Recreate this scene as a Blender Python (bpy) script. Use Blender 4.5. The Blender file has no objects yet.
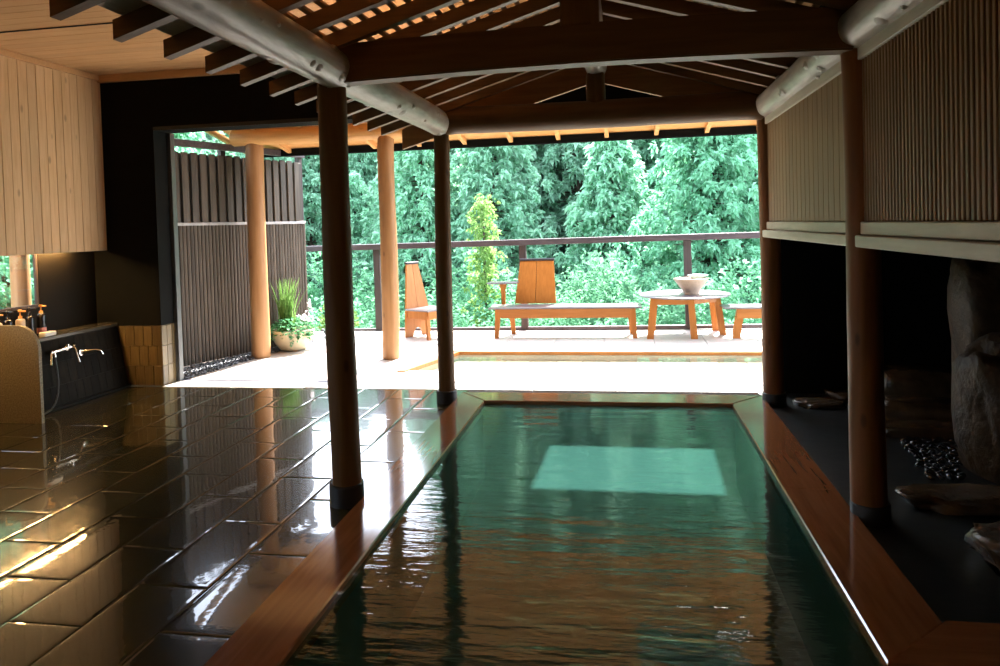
import bpy, math, random
from mathutils import Vector, Matrix, noise
sc = bpy.context.scene
COL = sc.collection
PI = math.pi
# ------------------------------------------------------------------ camera
PITCH, YAW, ROLL, FOC, CAMH, CY = 0.02688, 0.17089, -0.02893, 720.0, 1.5, 244.9
fw = Vector((-math.sin(YAW)*math.cos(PITCH), math.cos(YAW)*math.cos(PITCH), -math.sin(PITCH)))
r0 = Vector((math.cos(YAW), math.sin(YAW), 0)); u0 = r0.cross(fw)
rt = r0*math.cos(ROLL) + u0*math.sin(ROLL)
up = u0*math.cos(ROLL) - r0*math.sin(ROLL)
cd = bpy.data.cameras.new('camera'); cam = bpy.data.objects.new('camera', cd); COL.objects.link(cam)
cam.matrix_world = Matrix(((rt.x, up.x, -fw.x, 0), (rt.y, up.y, -fw.y, 0), (rt.z, up.z, -fw.z, CAMH), (0, 0, 0, 1)))
cd.sensor_width = 36; cd.lens = FOC*36/1000; cd.shift_y = (CY-333)/1000; cd.clip_start = 0.05; cd.clip_end = 500
sc.camera = cam
# ------------------------------------------------------------------ world, sun, exposure
sc.view_settings.view_transform = 'Standard'; sc.view_settings.look = 'None'
sc.view_settings.gamma = 1; sc.view_settings.use_curve_mapping = False
sc.view_settings.exposure = 0.0
w = bpy.data.worlds.new('sky'); sc.world = w; w.use_nodes = True
wn = w.node_tree.nodes; wn.clear()
sky = wn.new('ShaderNodeTexSky'); sky.sky_type = 'NISHITA'; sky.sun_disc = False
sky.sun_elevation = math.radians(44); sky.sun_rotation = math.radians(11); sky.air_density = 1.0; sky.dust_density = 2.5
haze = wn.new('ShaderNodeMixRGB'); haze.inputs[0].default_value = 0.35; haze.inputs[2].default_value = (9, 9.6, 10.5, 1)
bg = wn.new('ShaderNodeBackground'); bg.inputs[1].default_value = 1.5
wo = wn.new('ShaderNodeOutputWorld'); wl = w.node_tree.links
wl.new(sky.outputs[0], haze.inputs[1]); wl.new(haze.outputs[0], bg.inputs[0]); wl.new(bg.outputs[0], wo.inputs[0])
TO_SUN = Vector((0.14, 0.70, 0.70)).normalized()
sl = bpy.data.lights.new('sun', 'SUN'); sl.energy = 36; sl.angle = math.radians(0.6); sl.color = (1, 0.96, 0.9)
so = bpy.data.objects.new('sun', sl); COL.objects.link(so); so.rotation_euler = TO_SUN.to_track_quat('Z', 'Y').to_euler(); so.location = (10, 10, 20)
LAMP_COL = (1.0, 0.58, 0.22, 1)
CEIL_FILL_POWER, WASH_POWER, LANTERN_POWER = 62.0, 240.0, 38.0

# ------------------------------------------------------------------ mesh builder
class MB:
    def __init__(s): s.v = []; s.f = []; s.sm = []
    def add(s, vs, fs, smooth=False):
        b = len(s.v); s.v += [Vector(v) for v in vs]
        s.f += [[b+i for i in f] for f in fs]; s.sm += [smooth]*len(fs); return s
    def box(s, x0, x1, y0, y1, z0, z1, c=0.0, M=None):
        """box with chamfered edges of size c"""
        if c <= 0:
            vs = [(x, y, z) for z in (z0, z1) for y in (y0, y1) for x in (x0, x1)]
            fs = [(0, 2, 3, 1), (4, 5, 7, 6), (0, 1, 5, 4), (2, 6, 7, 3), (0, 4, 6, 2), (1, 3, 7, 5)]
        else:
            vs = []; idx = {}
            X, Y, Z = (x0, x1), (y0, y1), (z0, z1)
            for i in (0, 1):
                for j in (0, 1):
                    for k in (0, 1):
                        sx, sy, sz = (1, -1)[i], (1, -1)[j], (1, -1)[k]
                        p = (X[i], Y[j], Z[k])
                        idx[i, j, k, 0] = len(vs); vs.append((p[0], p[1]+sy*c, p[2]+sz*c))
                        idx[i, j, k, 1] = len(vs); vs.append((p[0]+sx*c, p[1], p[2]+sz*c))
                        idx[i, j, k, 2] = len(vs); vs.append((p[0]+sx*c, p[1]+sy*c, p[2]))
            fs = []
            for i in (0, 1):
                fs.append([idx[i, 0, 0, 0], idx[i, 1, 0, 0], idx[i, 1, 1, 0], idx[i, 0, 1, 0]])
                fs.append([idx[0, i, 0, 1], idx[1, i, 0, 1], idx[1, i, 1, 1], idx[0, i, 1, 1]])
                fs.append([idx[0, 0, i, 2], idx[1, 0, i, 2], idx[1, 1, i, 2], idx[0, 1, i, 2]])
            for i in (0, 1):
                for j in (0, 1):
                    fs.append([idx[i, j, 0, 0], idx[i, j, 1, 0], idx[i, j, 1, 1], idx[i, j, 0, 1]])
                    fs.append([idx[i, 0, j, 0], idx[i, 1, j, 0], idx[i, 1, j, 2], idx[i, 0, j, 2]])
                    fs.append([idx[0, i, j, 1], idx[1, i, j, 1], idx[1, i, j, 2], idx[0, i, j, 2]])
                    for k in (0, 1): fs.append([idx[i, j, k, 0], idx[i, j, k, 1], idx[i, j, k, 2]])
            cen = Vector(((x0+x1)/2, (y0+y1)/2, (z0+z1)/2))
            for n, f in enumerate(fs):
                a, b_, c_ = (Vector(vs[q]) for q in f[:3])
                m = sum((Vector(vs[q]) for q in f), Vector())/len(f)
                if (b_-a).cross(c_-a).dot(m-cen) < 0: fs[n] = f[::-1]
        if M: vs = [M @ Vector(v) for v in vs]
        return s.add(vs, fs)
    def tube(s, path, rad, n=20, caps=True, wob=0.0, seed=0, smooth=True):
        """sweep a circle along a list of points; rad is a number or list"""
        P = [Vector(p) for p in path]; k = len(P)
        R = rad if isinstance(rad, (list, tuple)) else [rad]*k
        vs = []; ref = None
        for i in range(k):
            d = (P[min(i+1, k-1)]-P[max(i-1, 0)]).normalized()
            if ref is None: ref = Vector((1, 0, 0)) if abs(d.x) < 0.8 else Vector((0, 0, 1))
            a = (ref - d*ref.dot(d)).normalized(); ref = a; b = d.cross(a)
            for j in range(n):
                t = 2*PI*j/n; rr = R[i]
                if wob: rr *= 1+wob*noise.noise(Vector((math.cos(t)*1.3+seed*7.1, math.sin(t)*1.3, i*0.35+seed)))
                vs.append(P[i]+(a*math.cos(t)+b*math.sin(t))*rr)
        fs = [[i*n+j, i*n+(j+1) % n, (i+1)*n+(j+1) % n, (i+1)*n+j] for i in range(k-1) for j in range(n)]
        s.add(vs, fs, smooth)
        if caps:
            s.add(vs[:n], [list(range(n))[::-1]]); s.add(vs[-n:], [list(range(n))])
        return s
    def log(s, a, b, ra, rb, n=24, seg=16, wob=0.05, seed=1):
        a, b = Vector(a), Vector(b)
        path = [a.lerp(b, i/seg) for i in range(seg+1)]; rad = [ra+(rb-ra)*i/seg for i in range(seg+1)]
        rnd = random.Random(seed)
        d = (b-a).normalized()
        e1 = Vector((1, 0, 0)) if abs(d.x) < .8 else Vector((0, 0, 1)); e2 = d.cross(e1)
        L = (b-a).length
        for i in range(1, seg):
            t = i/seg*L
            path[i] += e1*0.006*math.sin(t*2.1+seed)+e2*0.006*math.cos(t*1.7+seed*2)
        path = [path[0]+d*0.0]+path[1:]
        # softened ends
        p0, p1 = path[0], path[-1]
        path = [p0, p0+d*0.012]+path[1:-1]+[p1-d*0.012, p1]
        rad = [rad[0]*.9, rad[0]]+rad[1:-1]+[rad[-1], rad[-1]*.9]
        return s.tube(path, rad, n, True, wob, seed)
    def lathe(s, cx, cy, prof, n=28, smooth=True, cap0=False, cap1=False):
        vs = [(cx+r*math.cos(2*PI*j/n), cy+r*math.sin(2*PI*j/n), z) for r, z in prof for j in range(n)]
        k = len(prof)
        s.add(vs, [[i*n+j, i*n+(j+1) % n, (i+1)*n+(j+1) % n, (i+1)*n+j] for i in range(k-1) for j in range(n)], smooth)
        if cap0: s.add(vs[:n], [list(range(n))[::-1]])
        if cap1: s.add(vs[-n:], [list(range(n))])
        return s
    def prism(s, poly, a0, a1, axis='z', M=None):
        """extrude 2-D polygon (list) along an axis: 'z' poly=(x,y); 'y' poly=(x,z); 'x' poly=(y,z)"""
        n = len(poly)
        def P(p, a): return {'z': (p[0], p[1], a), 'y': (p[0], a, p[1]), 'x': (a, p[0], p[1])}[axis]
        vs = [P(p, a0) for p in poly]+[P(p, a1) for p in poly]
        fs = [list(range(n))[::-1], list(range(n, 2*n))]+[[i, (i+1) % n, n+(i+1) % n, n+i] for i in range(n)]
        area = sum(poly[i][0]*poly[(i+1) % n][1]-poly[(i+1) % n][0]*poly[i][1] for i in range(n))
        flip = (area < 0) != (a1 < a0)
        if axis == 'y': flip = not flip
        if flip: fs = [f[::-1] for f in fs]
        if M: vs = [M @ Vector(v) for v in vs]
        return s.add(vs, fs)
    def build(s, name, mat, parent=None, origin=None):
        o3 = Vector(origin) if origin is not None else (Vector(parent['_o']) if parent is not None and '_o' in parent.keys() else Vector())
        me = bpy.data.meshes.new(name); me.from_pydata([v-o3 for v in s.v], [], s.f); me.update()
        me.polygons.foreach_set('use_smooth', s.sm)
        me.materials.append(mat)
        ob = bpy.data.objects.new(name, me); COL.objects.link(ob)
        if parent is not None: ob.parent = parent
        else: ob.location = o3
        return ob

def tag(o, label=None, cat=None, group=None, kind=None):
    if label: o['label'] = label
    if cat: o['category'] = cat
    if group: o['group'] = group
    if kind: o['kind'] = kind
    return o
def thing(name, label, cat, loc=(0, 0, 0), group=None):
    o = bpy.data.objects.new(name, None); COL.objects.link(o); o.location = loc
    o.empty_display_size = 0.1; o['_o'] = list(loc)
    return tag(o, label, cat, group)
def struct(mb, name, mat):
    return tag(mb.build(name, mat), kind='structure')
def sub(mb, name, mat, parent, rootobj):          # a sub-part: built in the coordinates of the thing's root
    ob = mb.build(name, mat, None, rootobj['_o']); ob.location = (0, 0, 0); ob.parent = parent
    return ob
def ordinal(i): return ['first', 'second', 'third', 'fourth', 'fifth', 'sixth', 'seventh', 'eighth', 'ninth', 'tenth', 'eleventh', 'twelfth', 'thirteenth', 'fourteenth', 'fifteenth', 'sixteenth', 'seventeenth', 'eighteenth', 'nineteenth', 'twentieth'][i]

# ------------------------------------------------------------------ materials
def newmat(name):
    m = bpy.data.materials.new(name); m.use_nodes = True
    nt = m.node_tree; b = nt.nodes['Principled BSDF']; return m, nt, b
def N(nt, t, **k):
    n = nt.nodes.new(t)
    for a, v in k.items(): setattr(n, a, v)
    return n
def ramp(nt, fac, stops):
    r = N(nt, 'ShaderNodeValToRGB'); e = r.color_ramp.elements
    while len(e) < len(stops): e.new(0.5)
    for i, (p, c) in enumerate(stops): e[i].position = p; e[i].color = (*c, 1) if len(c) == 3 else c
    nt.links.new(fac, r.inputs[0]); return r.outputs[0]
def coords(nt, scale, rot=(0, 0, 0), kind='Object'):
    tc = N(nt, 'ShaderNodeTexCoord'); mp = N(nt, 'ShaderNodeMapping')
    mp.inputs['Scale'].default_value = scale; mp.inputs['Rotation'].default_value = rot
    nt.links.new(tc.outputs[kind], mp.inputs[0]); return mp.outputs[0]
def mixc(nt, fac, a, b, mode='MIX'):
    m = N(nt, 'ShaderNodeMixRGB', blend_type=mode)
    for i, x in ((0, fac), (1, a), (2, b)):
        if isinstance(x, (int, float)): m.inputs[i].default_value = x
        elif isinstance(x, tuple): m.inputs[i].default_value = (*x, 1)
        else: nt.links.new(x, m.inputs[i])
    return m.outputs[0]
def bump(nt, b, h, strength=.3, dist=.01):
    n = N(nt, 'ShaderNodeBump'); n.inputs['Strength'].default_value = strength; n.inputs['Distance'].default_value = dist
    nt.links.new(h, n.inputs['Height']); nt.links.new(n.outputs[0], b.inputs['Normal']); return n
def wood(name, c1, c2, axis='z', rough=.55, knots=0.0, island=0.0, fine=1.0, spec=.4, bmp=.15):
    m, nt, b = newmat(name)
    sc_ = {'x': (1.2, 14, 14), 'y': (14, 1.2, 14), 'z': (14, 14, 1.2)}[axis]
    co = coords(nt, tuple(q*fine for q in sc_))
    n1 = N(nt, 'ShaderNodeTexNoise'); n1.inputs['Scale'].default_value = 2.2; n1.inputs['Detail'].default_value = 6; n1.inputs['Distortion'].default_value = .8
    nt.links.new(co, n1.inputs[0])
    col = ramp(nt, n1.outputs[0], [(.3, c1), (.72, c2)])
    if island:
        g = N(nt, 'ShaderNodeNewGeometry')
        v = N(nt, 'ShaderNodeMapRange'); v.inputs[3].default_value = 1-island; v.inputs[4].default_value = 1+island
        nt.links.new(g.outputs['Random Per Island'], v.inputs[0])
        col = mixc(nt, 1.0, col, v.outputs[0], 'MULTIPLY')
    if knots:
        vo = N(nt, 'ShaderNodeTexVoronoi'); vo.inputs['Scale'].default_value = 1.0
        sk = {'x': (3, 7, 7), 'y': (7, 3, 7), 'z': (7, 7, 3)}[axis]
        nt.links.new(coords(nt, sk), vo.inputs[0])
        f = ramp(nt, vo.outputs['Distance'], [(.0, (1, 1, 1)), (.07, (.8, .8, .8)), (.13, (0, 0, 0))])
        col = mixc(nt, mixc(nt, 1.0, f, (knots, knots, knots), 'MULTIPLY'), col, tuple(x*.3 for x in c1))
    nt.links.new(col, b.inputs['Base Color']); b.inputs['Roughness'].default_value = rough
    b.inputs['Specular IOR Level'].default_value = spec
    bump(nt, b, n1.outputs[0], bmp, .006)
    return m
def plain(name, c, rough=.5, metal=0.0, spec=.5, var=0.0, scale=20):
    m, nt, b = newmat(name)
    b.inputs['Roughness'].default_value = rough; b.inputs['Metallic'].default_value = metal; b.inputs['Specular IOR Level'].default_value = spec
    n1 = N(nt, 'ShaderNodeTexNoise'); n1.inputs['Scale'].default_value = scale; n1.inputs['Detail'].default_value = 4
    nt.links.new(coords(nt, (1, 1, 1)), n1.inputs[0])
    col = ramp(nt, n1.outputs[0], [(.25, tuple(x*(1-var) for x in c)), (.75, tuple(min(1, x*(1+var)) for x in c))])
    nt.links.new(col, b.inputs['Base Color']); return m
def stone(name, c1, c2, scale=60, rough=.5, bmp=.3, spec=.5, bscale=8):
    m, nt, b = newmat(name)
    v = N(nt, 'ShaderNodeTexNoise'); v.inputs['Scale'].default_value = scale; v.inputs['Detail'].default_value = 8
    n2 = N(nt, 'ShaderNodeTexNoise'); n2.inputs['Scale'].default_value = bscale; n2.inputs['Detail'].default_value = 8
    c = coords(nt, (1, 1, 1)); nt.links.new(c, v.inputs[0]); nt.links.new(c, n2.inputs[0])
    col = ramp(nt, v.outputs[0], [(.35, c1), (.65, c2)])
    nt.links.new(col, b.inputs['Base Color']); b.inputs['Roughness'].default_value = rough; b.inputs['Specular IOR Level'].default_value = spec
    bump(nt, b, n2.outputs[0], bmp, .03); return m
def emit(name, col, power):
    m, nt, b = newmat(name); b.inputs['Base Color'].default_value = (.8, .8, .8, 1)
    b.inputs['Emission Color'].default_value = col; b.inputs['Emission Strength'].default_value = power; return m
def foliage(name, cs, rand=.22, trans=.5):
    m, nt, b = newmat(name); nt.nodes.remove(b)
    oi = N(nt, 'ShaderNodeObjectInfo'); g = N(nt, 'ShaderNodeNewGeometry')
    n1 = N(nt, 'ShaderNodeTexNoise'); n1.inputs['Scale'].default_value = .8; nt.links.new(coords(nt, (1, 1, 1)), n1.inputs[0])
    mm = N(nt, 'ShaderNodeMath', operation='ADD'); nt.links.new(g.outputs['Random Per Island'], mm.inputs[0]); nt.links.new(n1.outputs[0], mm.inputs[1])
    m2 = N(nt, 'ShaderNodeMath', operation='MULTIPLY'); nt.links.new(mm.outputs[0], m2.inputs[0]); m2.inputs[1].default_value = .5
    col = ramp(nt, m2.outputs[0], [(.15, cs[0]), (.5, cs[1]), (.9, cs[2])])
    v = N(nt, 'ShaderNodeMapRange'); v.inputs[3].default_value = 1-rand; v.inputs[4].default_value = 1+rand
    nt.links.new(oi.outputs['Random'], v.inputs[0]); col = mixc(nt, 1.0, col, v.outputs[0], 'MULTIPLY')
    d = N(nt, 'ShaderNodeBsdfDiffuse'); t = N(nt, 'ShaderNodeBsdfTranslucent'); mx = N(nt, 'ShaderNodeMixShader'); mx.inputs[0].default_value = trans
    nt.links.new(col, d.inputs[0]); nt.links.new(col, t.inputs[0])
    nt.links.new(d.outputs[0], mx.inputs[1]); nt.links.new(t.outputs[0], mx.inputs[2])
    nt.links.new(mx.outputs[0], nt.nodes['Material Output'].inputs[0]); return m
def water(name, tint, body, bodymix, wave=(2.2, 7), strength=.12, dist=.02, rough=.0, ior=1.36):
    m, nt, b = newmat(name); nt.nodes.remove(b)
    n1 = N(nt, 'ShaderNodeTexNoise'); n1.inputs['Scale'].default_value = 1; n1.inputs['Detail'].default_value = 4; n1.inputs['Roughness'].default_value = .55
    nt.links.new(coords(nt, (wave[0], wave[1], 1)), n1.inputs[0])
    bp = N(nt, 'ShaderNodeBump'); bp.inputs['Strength'].default_value = strength; bp.inputs['Distance'].default_value = dist
    nt.links.new(n1.outputs[0], bp.inputs['Height'])
    fr = N(nt, 'ShaderNodeFresnel'); fr.inputs[0].default_value = ior; nt.links.new(bp.outputs[0], fr.inputs[1])
    gl = N(nt, 'ShaderNodeBsdfGlossy'); gl.inputs['Roughness'].default_value = rough; nt.links.new(bp.outputs[0], gl.inputs['Normal'])
    tr = N(nt, 'ShaderNodeBsdfTransparent'); tr.inputs[0].default_value = (*tint, 1)
    df = N(nt, 'ShaderNodeBsdfDiffuse'); df.inputs[0].default_value = (*body, 1)
    m1 = N(nt, 'ShaderNodeMixShader'); m1.inputs[0].default_value = bodymix
    nt.links.new(tr.outputs[0], m1.inputs[1]); nt.links.new(df.outputs[0], m1.inputs[2])
    m2 = N(nt, 'ShaderNodeMixShader'); nt.links.new(fr.outputs[0], m2.inputs[0]); nt.links.new(m1.outputs[0], m2.inputs[1]); nt.links.new(gl.outputs[0], m2.inputs[2])
    nt.links.new(m2.outputs[0], nt.nodes['Material Output'].inputs[0]); return m

LOGC = ((.09, .042, .012), (.13, .067, .022))
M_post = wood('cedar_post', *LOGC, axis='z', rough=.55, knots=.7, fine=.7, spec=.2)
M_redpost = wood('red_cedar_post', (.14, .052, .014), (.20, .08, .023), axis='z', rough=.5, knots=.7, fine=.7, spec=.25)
M_logy = wood('peeled_log', (.27, .225, .175), (.42, .36, .29), axis='y', rough=.36, knots=.8, fine=.6)
def mottle(m, sc_, st, d):
    nt = m.node_tree; b = nt.nodes['Principled BSDF']; n = N(nt, 'ShaderNodeTexNoise'); n.inputs['Scale'].default_value = 1; n.inputs['Detail'].default_value = 3
    nt.links.new(coords(nt, sc_), n.inputs[0]); bump(nt, b, n.outputs[0], st, d)
    old = b.inputs['Base Color'].links[0].from_socket
    nt.links.new(mixc(nt, 1.0, old, ramp(nt, n.outputs[0], [(.3, (.72, .70, .68)), (.6, (1, 1, 1))]), 'MULTIPLY'), b.inputs['Base Color'])
mottle(M_logy, (16, 5, 16), .5, .012)
M_beamx = wood('aged_beam', (.075, .036, .012), (.11, .055, .02), axis='x', rough=.5, fine=.7, spec=.2)
M_raft = wood('rafter_wood', (.11, .054, .02), (.16, .083, .033), axis='x', rough=.5, island=.12, spec=.3)
M_gable = wood('gable_board', (.20, .095, .034), (.28, .14, .052), axis='x', rough=.5)
M_ceil = wood('ceiling_board', (.50, .28, .12), (.58, .34, .16), axis='x', rough=.5, island=.06)
M_board = wood('knotty_wall_board', (.56, .36, .18), (.66, .45, .25), axis='z', rough=.5, knots=.6, island=.12)
M_slat = wood('slat_wood', (.19, .095, .033), (.25, .13, .05), axis='z', rough=.55, island=.1)
M_pale = wood('pale_wood', (.42, .36, .27), (.52, .46, .36), axis='y', rough=.45)
M_rim = wood('wet_cypress', (.17, .065, .026), (.24, .10, .042), axis='y', rough=.10, spec=.9, fine=.8, bmp=.03)
M_rimx = wood('wet_cypress_across', (.17, .065, .026), (.24, .10, .042), axis='x', rough=.10, spec=.9, fine=.8, bmp=.03)
M_orange = wood('oiled_wood', (.36, .125, .02), (.46, .17, .035), axis='x', rough=.4)
M_orangez = wood('oiled_wood_upright', (.36, .125, .02), (.46, .17, .035), axis='z', rough=.4)
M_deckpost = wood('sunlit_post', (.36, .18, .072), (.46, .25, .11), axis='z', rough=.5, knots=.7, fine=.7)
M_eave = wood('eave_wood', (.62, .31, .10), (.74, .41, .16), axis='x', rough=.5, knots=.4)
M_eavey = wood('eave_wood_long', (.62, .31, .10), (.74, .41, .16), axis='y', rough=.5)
M_top = wood('weathered_top', (.10, .085, .09), (.15, .13, .135), axis='x', rough=.28, spec=.9)
M_greyrail = wood('weathered_rail', (.045, .032, .034), (.085, .064, .064), axis='x', rough=.45)
M_greypost = wood('weathered_post', (.04, .027, .025), (.065, .047, .042), axis='z', rough=.6)
M_fence = wood('weathered_fence', (.05, .037, .026), (.10, .078, .058), axis='z', rough=.6, island=.25, fine=.8)
M_black = plain('black_plaster', (.0045, .0048, .0045), .9, spec=.1, var=.2, scale=8)
M_boot = plain('black_rubber', (.008, .009, .01), .5)
M_dark = plain('dark_panel', (.0065, .0052, .0025), .6, spec=.12, var=.15, scale=4)
M_darkcap = plain('dark_metal_cap', (.03, .026, .03), .4)
M_chrome = plain('chrome', (.75, .73, .68), .12, 1.0)
M_hose = plain('black_hose', (.012, .012, .012), .4)
M_granite = stone('granite', (.13, .10, .05), (.26, .21, .125), 90, .6, .15)
M_sill = stone('pale_sill_stone', (.42, .41, .40), (.55, .54, .52), 30, .35, .1)
M_deck = stone('pale_deck_stone', (.44, .39, .35), (.51, .46, .42), 40, .45, .05)
M_rock = stone('wet_rock', (.022, .012, .0045), (.052, .029, .012), 9, .55, .8, .25, 14)
M_wet = stone('wet_slab_rock', (.035, .022, .011), (.085, .055, .03), 9, .2, .6, .6, 14)
M_pebble = stone('black_pebble', (.012, .013, .016), (.04, .042, .05), 12, .18, .1)
M_gravel = stone('grey_gravel', (.03, .034, .042), (.12, .13, .15), 18, .35, .2)
M_greenfloor = stone('dark_green_slate', (.006, .008, .007), (.011, .014, .012), 8, .42, .1)
M_pooltile = stone('pool_stone', (.014, .011, .006), (.026, .02, .011), 6, .6, .1)
M_pslab = stone('pale_submerged_stone', (.62, .72, .68), (.75, .82, .78), 7, .6, .1)
M_soil = stone('soil', (.03, .02, .012), (.06, .04, .025), 40, .9, .5)
M_ground = stone('hillside_earth', (.015, .03, .012), (.04, .07, .025), 2, .9, .5, .2, 3)
M_pot = plain('cream_glaze', (.62, .55, .38), .35, var=.06, scale=6)
M_dpot = plain('dark_glaze', (.03, .03, .035), .4)
M_bowl = wood('pale_basin_wood', (.46, .34, .25), (.55, .42, .32), axis='z', rough=.45)
M_bblack = plain('black_bottle_plastic', (.012, .011, .013), .25)
M_bcream = plain('cream_bottle_plastic', (.62, .50, .36), .35)
M_bpink = plain('pink_label', (.5, .2, .18), .5)
M_orangecap = plain('orange_pump_plastic', (.75, .36, .08), .35)
M_white = plain('white_plastic', (.75, .72, .65), .4)
M_trunk = wood('bark', (.05, .035, .025), (.10, .07, .05), axis='z', rough=.9)
M_ceilfill = emit('added_warm_fill', (1.0, .66, .36, 1), CEIL_FILL_POWER)  # glow of the fill light added above the lattice
M_wash = emit('amber_tube', LAMP_COL, WASH_POWER)
M_lant = emit('amber_lantern', LAMP_COL, LANTERN_POWER)
M_water = water('pool_water', (.30, .42, .30), (.18, .62, .53), .075, (1.8, 9.0), .16, .035, 0, 1.45)
M_water2 = water('shallow_water', (.85, .95, .90), (.3, .4, .35), .03, (1.5, 4.0), .05, .02)
F_cedar = foliage('cedar_green', ((.15, .31, .20), (.29, .54, .37), (.46, .70, .51)))
F_light = foliage('bright_leaf', ((.10, .26, .15), (.19, .43, .27), (.32, .58, .40)))
F_bush = foliage('bush_leaf', ((.08, .21, .11), (.15, .36, .20), (.26, .50, .30)))
F_lime = foliage('lime_leaf', ((.10, .20, .05), (.19, .32, .09), (.34, .44, .20)))
F_ivy = foliage('ivy_leaf', ((.05, .20, .07), (.12, .36, .16), (.30, .52, .34)))
F_reed = foliage('reed_leaf', ((.06, .13, .03), (.13, .26, .06), (.24, .36, .13)))
F_flower = foliage('pale_petal', ((.7, .6, .66), (.8, .72, .78), (.85, .8, .82)))

def floor_mat():
    m, nt, b = newmat('wet_stone_tile')
    g = N(nt, 'ShaderNodeNewGeometry'); c = coords(nt, (1, 1, 1))
    n1 = N(nt, 'ShaderNodeTexNoise'); n1.inputs['Scale'].default_value = 5; n1.inputs['Detail'].default_value = 8; nt.links.new(c, n1.inputs[0])
    col = ramp(nt, n1.outputs[0], [(.3, (.015, .013, .0045)), (.75, (.037, .031, .012))])
    v = N(nt, 'ShaderNodeMapRange'); v.inputs[3].default_value = .8; v.inputs[4].default_value = 1.25
    nt.links.new(g.outputs['Random Per Island'], v.inputs[0]); col = mixc(nt, 1.0, col, v.outputs[0], 'MULTIPLY')
    nt.links.new(col, b.inputs['Base Color'])
    n2 = N(nt, 'ShaderNodeTexNoise'); n2.inputs['Scale'].default_value = 2.2; n2.inputs['Detail'].default_value = 5; nt.links.new(c, n2.inputs[0])
    rr = N(nt, 'ShaderNodeMapRange'); rr.inputs[1].default_value = .35; rr.inputs[2].default_value = .65; rr.inputs[3].default_value = .0; rr.inputs[4].default_value = .05
    nt.links.new(n2.outputs[0], rr.inputs[0]); b.inputs['Roughness'].default_value = .2
    b.inputs['Specular IOR Level'].default_value = .13
    b.inputs['Coat Weight'].default_value = 1; b.inputs['Coat IOR'].default_value = 1.36; nt.links.new(rr.outputs[0], b.inputs['Coat Roughness'])
    n3 = N(nt, 'ShaderNodeTexNoise'); n3.inputs['Scale'].default_value = 14; n3.inputs['Detail'].default_value = 3; nt.links.new(c, n3.inputs[0])
    bm = bump(nt, b, n3.outputs[0], .05, .006); nt.links.new(bm.outputs[0], b.inputs['Coat Normal']); return m
M_floor = floor_mat()

def tile_mat(name, c1, c2, grout, rough=.3):
    m, nt, b = newmat(name); g = N(nt, 'ShaderNodeNewGeometry')
    n1 = N(nt, 'ShaderNodeTexNoise'); n1.inputs['Scale'].default_value = 3; n1.inputs['Detail'].default_value = 5; nt.links.new(coords(nt, (14, 14, 1.5)), n1.inputs[0])
    col = ramp(nt, n1.outputs[0], [(.3, c1), (.7, c2)])
    v = N(nt, 'ShaderNodeMapRange'); v.inputs[3].default_value = .75; v.inputs[4].default_value = 1.3
    nt.links.new(g.outputs['Random Per Island'], v.inputs[0]); col = mixc(nt, 1.0, col, v.outputs[0], 'MULTIPLY')
    nt.links.new(col, b.inputs['Base Color']); b.inputs['Roughness'].default_value = rough; return m
M_walltile = tile_mat('brown_wall_tile', (.09, .06, .025), (.15, .11, .05), None)
M_countertile = tile_mat('dark_counter_tile', (.006, .0045, .0025), (.013, .010, .006), None, .6)
M_countertile.node_tree.nodes['Principled BSDF'].inputs['Specular IOR Level'].default_value = .06

# ================================================================== SETTING
FX0, FX1, FY0, FY1 = -5.3, -1.44, -2.0, 6.42
# tiled wash floor: one mesh of bevelled tiles
rnd = random.Random(4)
mb = MB(); gap = .0015
row = 0; x = FX1
while x > FX0:
    xa = max(x-.33, FX0); off = (row % 2)*.33
    y = FY0-.66+.46+off-.0
    while y < FY1:
        ya, yb = max(y, FY0), min(y+.66, FY1)
        if yb-ya > .02 and x-xa > .02:
            tx, ty, tz = rnd.gauss(0, .0014), rnd.gauss(0, .0014), rnd.gauss(0, .0005)
            x0, x1, y0, y1 = xa+gap, x-gap, ya+gap, yb-gap
            cx, cy = (x0+x1)/2, (y0+y1)/2
            def Z(px, py): return tz+(px-cx)*tx+(py-cy)*ty
            def ring(c, dz): return [(px, py, Z(px, py)-dz) for px, py in ((x0+c, y0+c), (x1-c, y0+c), (x1-c, y1-c), (x0+c, y1-c))]
            vs = [(p[0], p[1], -.03) for p in ring(0, 0)]+ring(0, .0034)+ring(.004, .0009)+ring(.014, .0002)+ring(.03, 0)
            fs = [(16, 17, 18, 19)]+[(4*q+i, 4*q+(i+1) % 4, 4*q+4+(i+1) % 4, 4*q+4+i) for q in range(4) for i in range(4)]
            mb.add(vs, fs)
        y += .66
    x -= .33; row += 1
struct(mb, 'floor', M_floor)
M_bed = stone('floor_bed', (.02, .018, .012), (.03, .026, .018), 20, .5, .1)
struct(MB().box(FX0, FX1, FY0, 6.452, -.2, -.0045), 'floor_bed', M_floor)
# right-hand dark slate floor beside the pool
struct(MB().box(1.10, 3.3, 2.78, 6.42, -.2, 0), 'floor_right', M_greenfloor)
# sill strip between bath and deck
mb = MB()
for i in range(8):
    xa = -4.55+i*.74; mb.box(xa+.002, xa+.738, 6.425, 6.69, -.1, .003, .004)
struct(mb, 'trim_1', M_sill)
struct(MB().box(-4.55, 3.3, 6.695, 6.735, -.1, .006), 'trim_2', plain('sill_channel', (.10, .10, .14), .35, .6))
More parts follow.
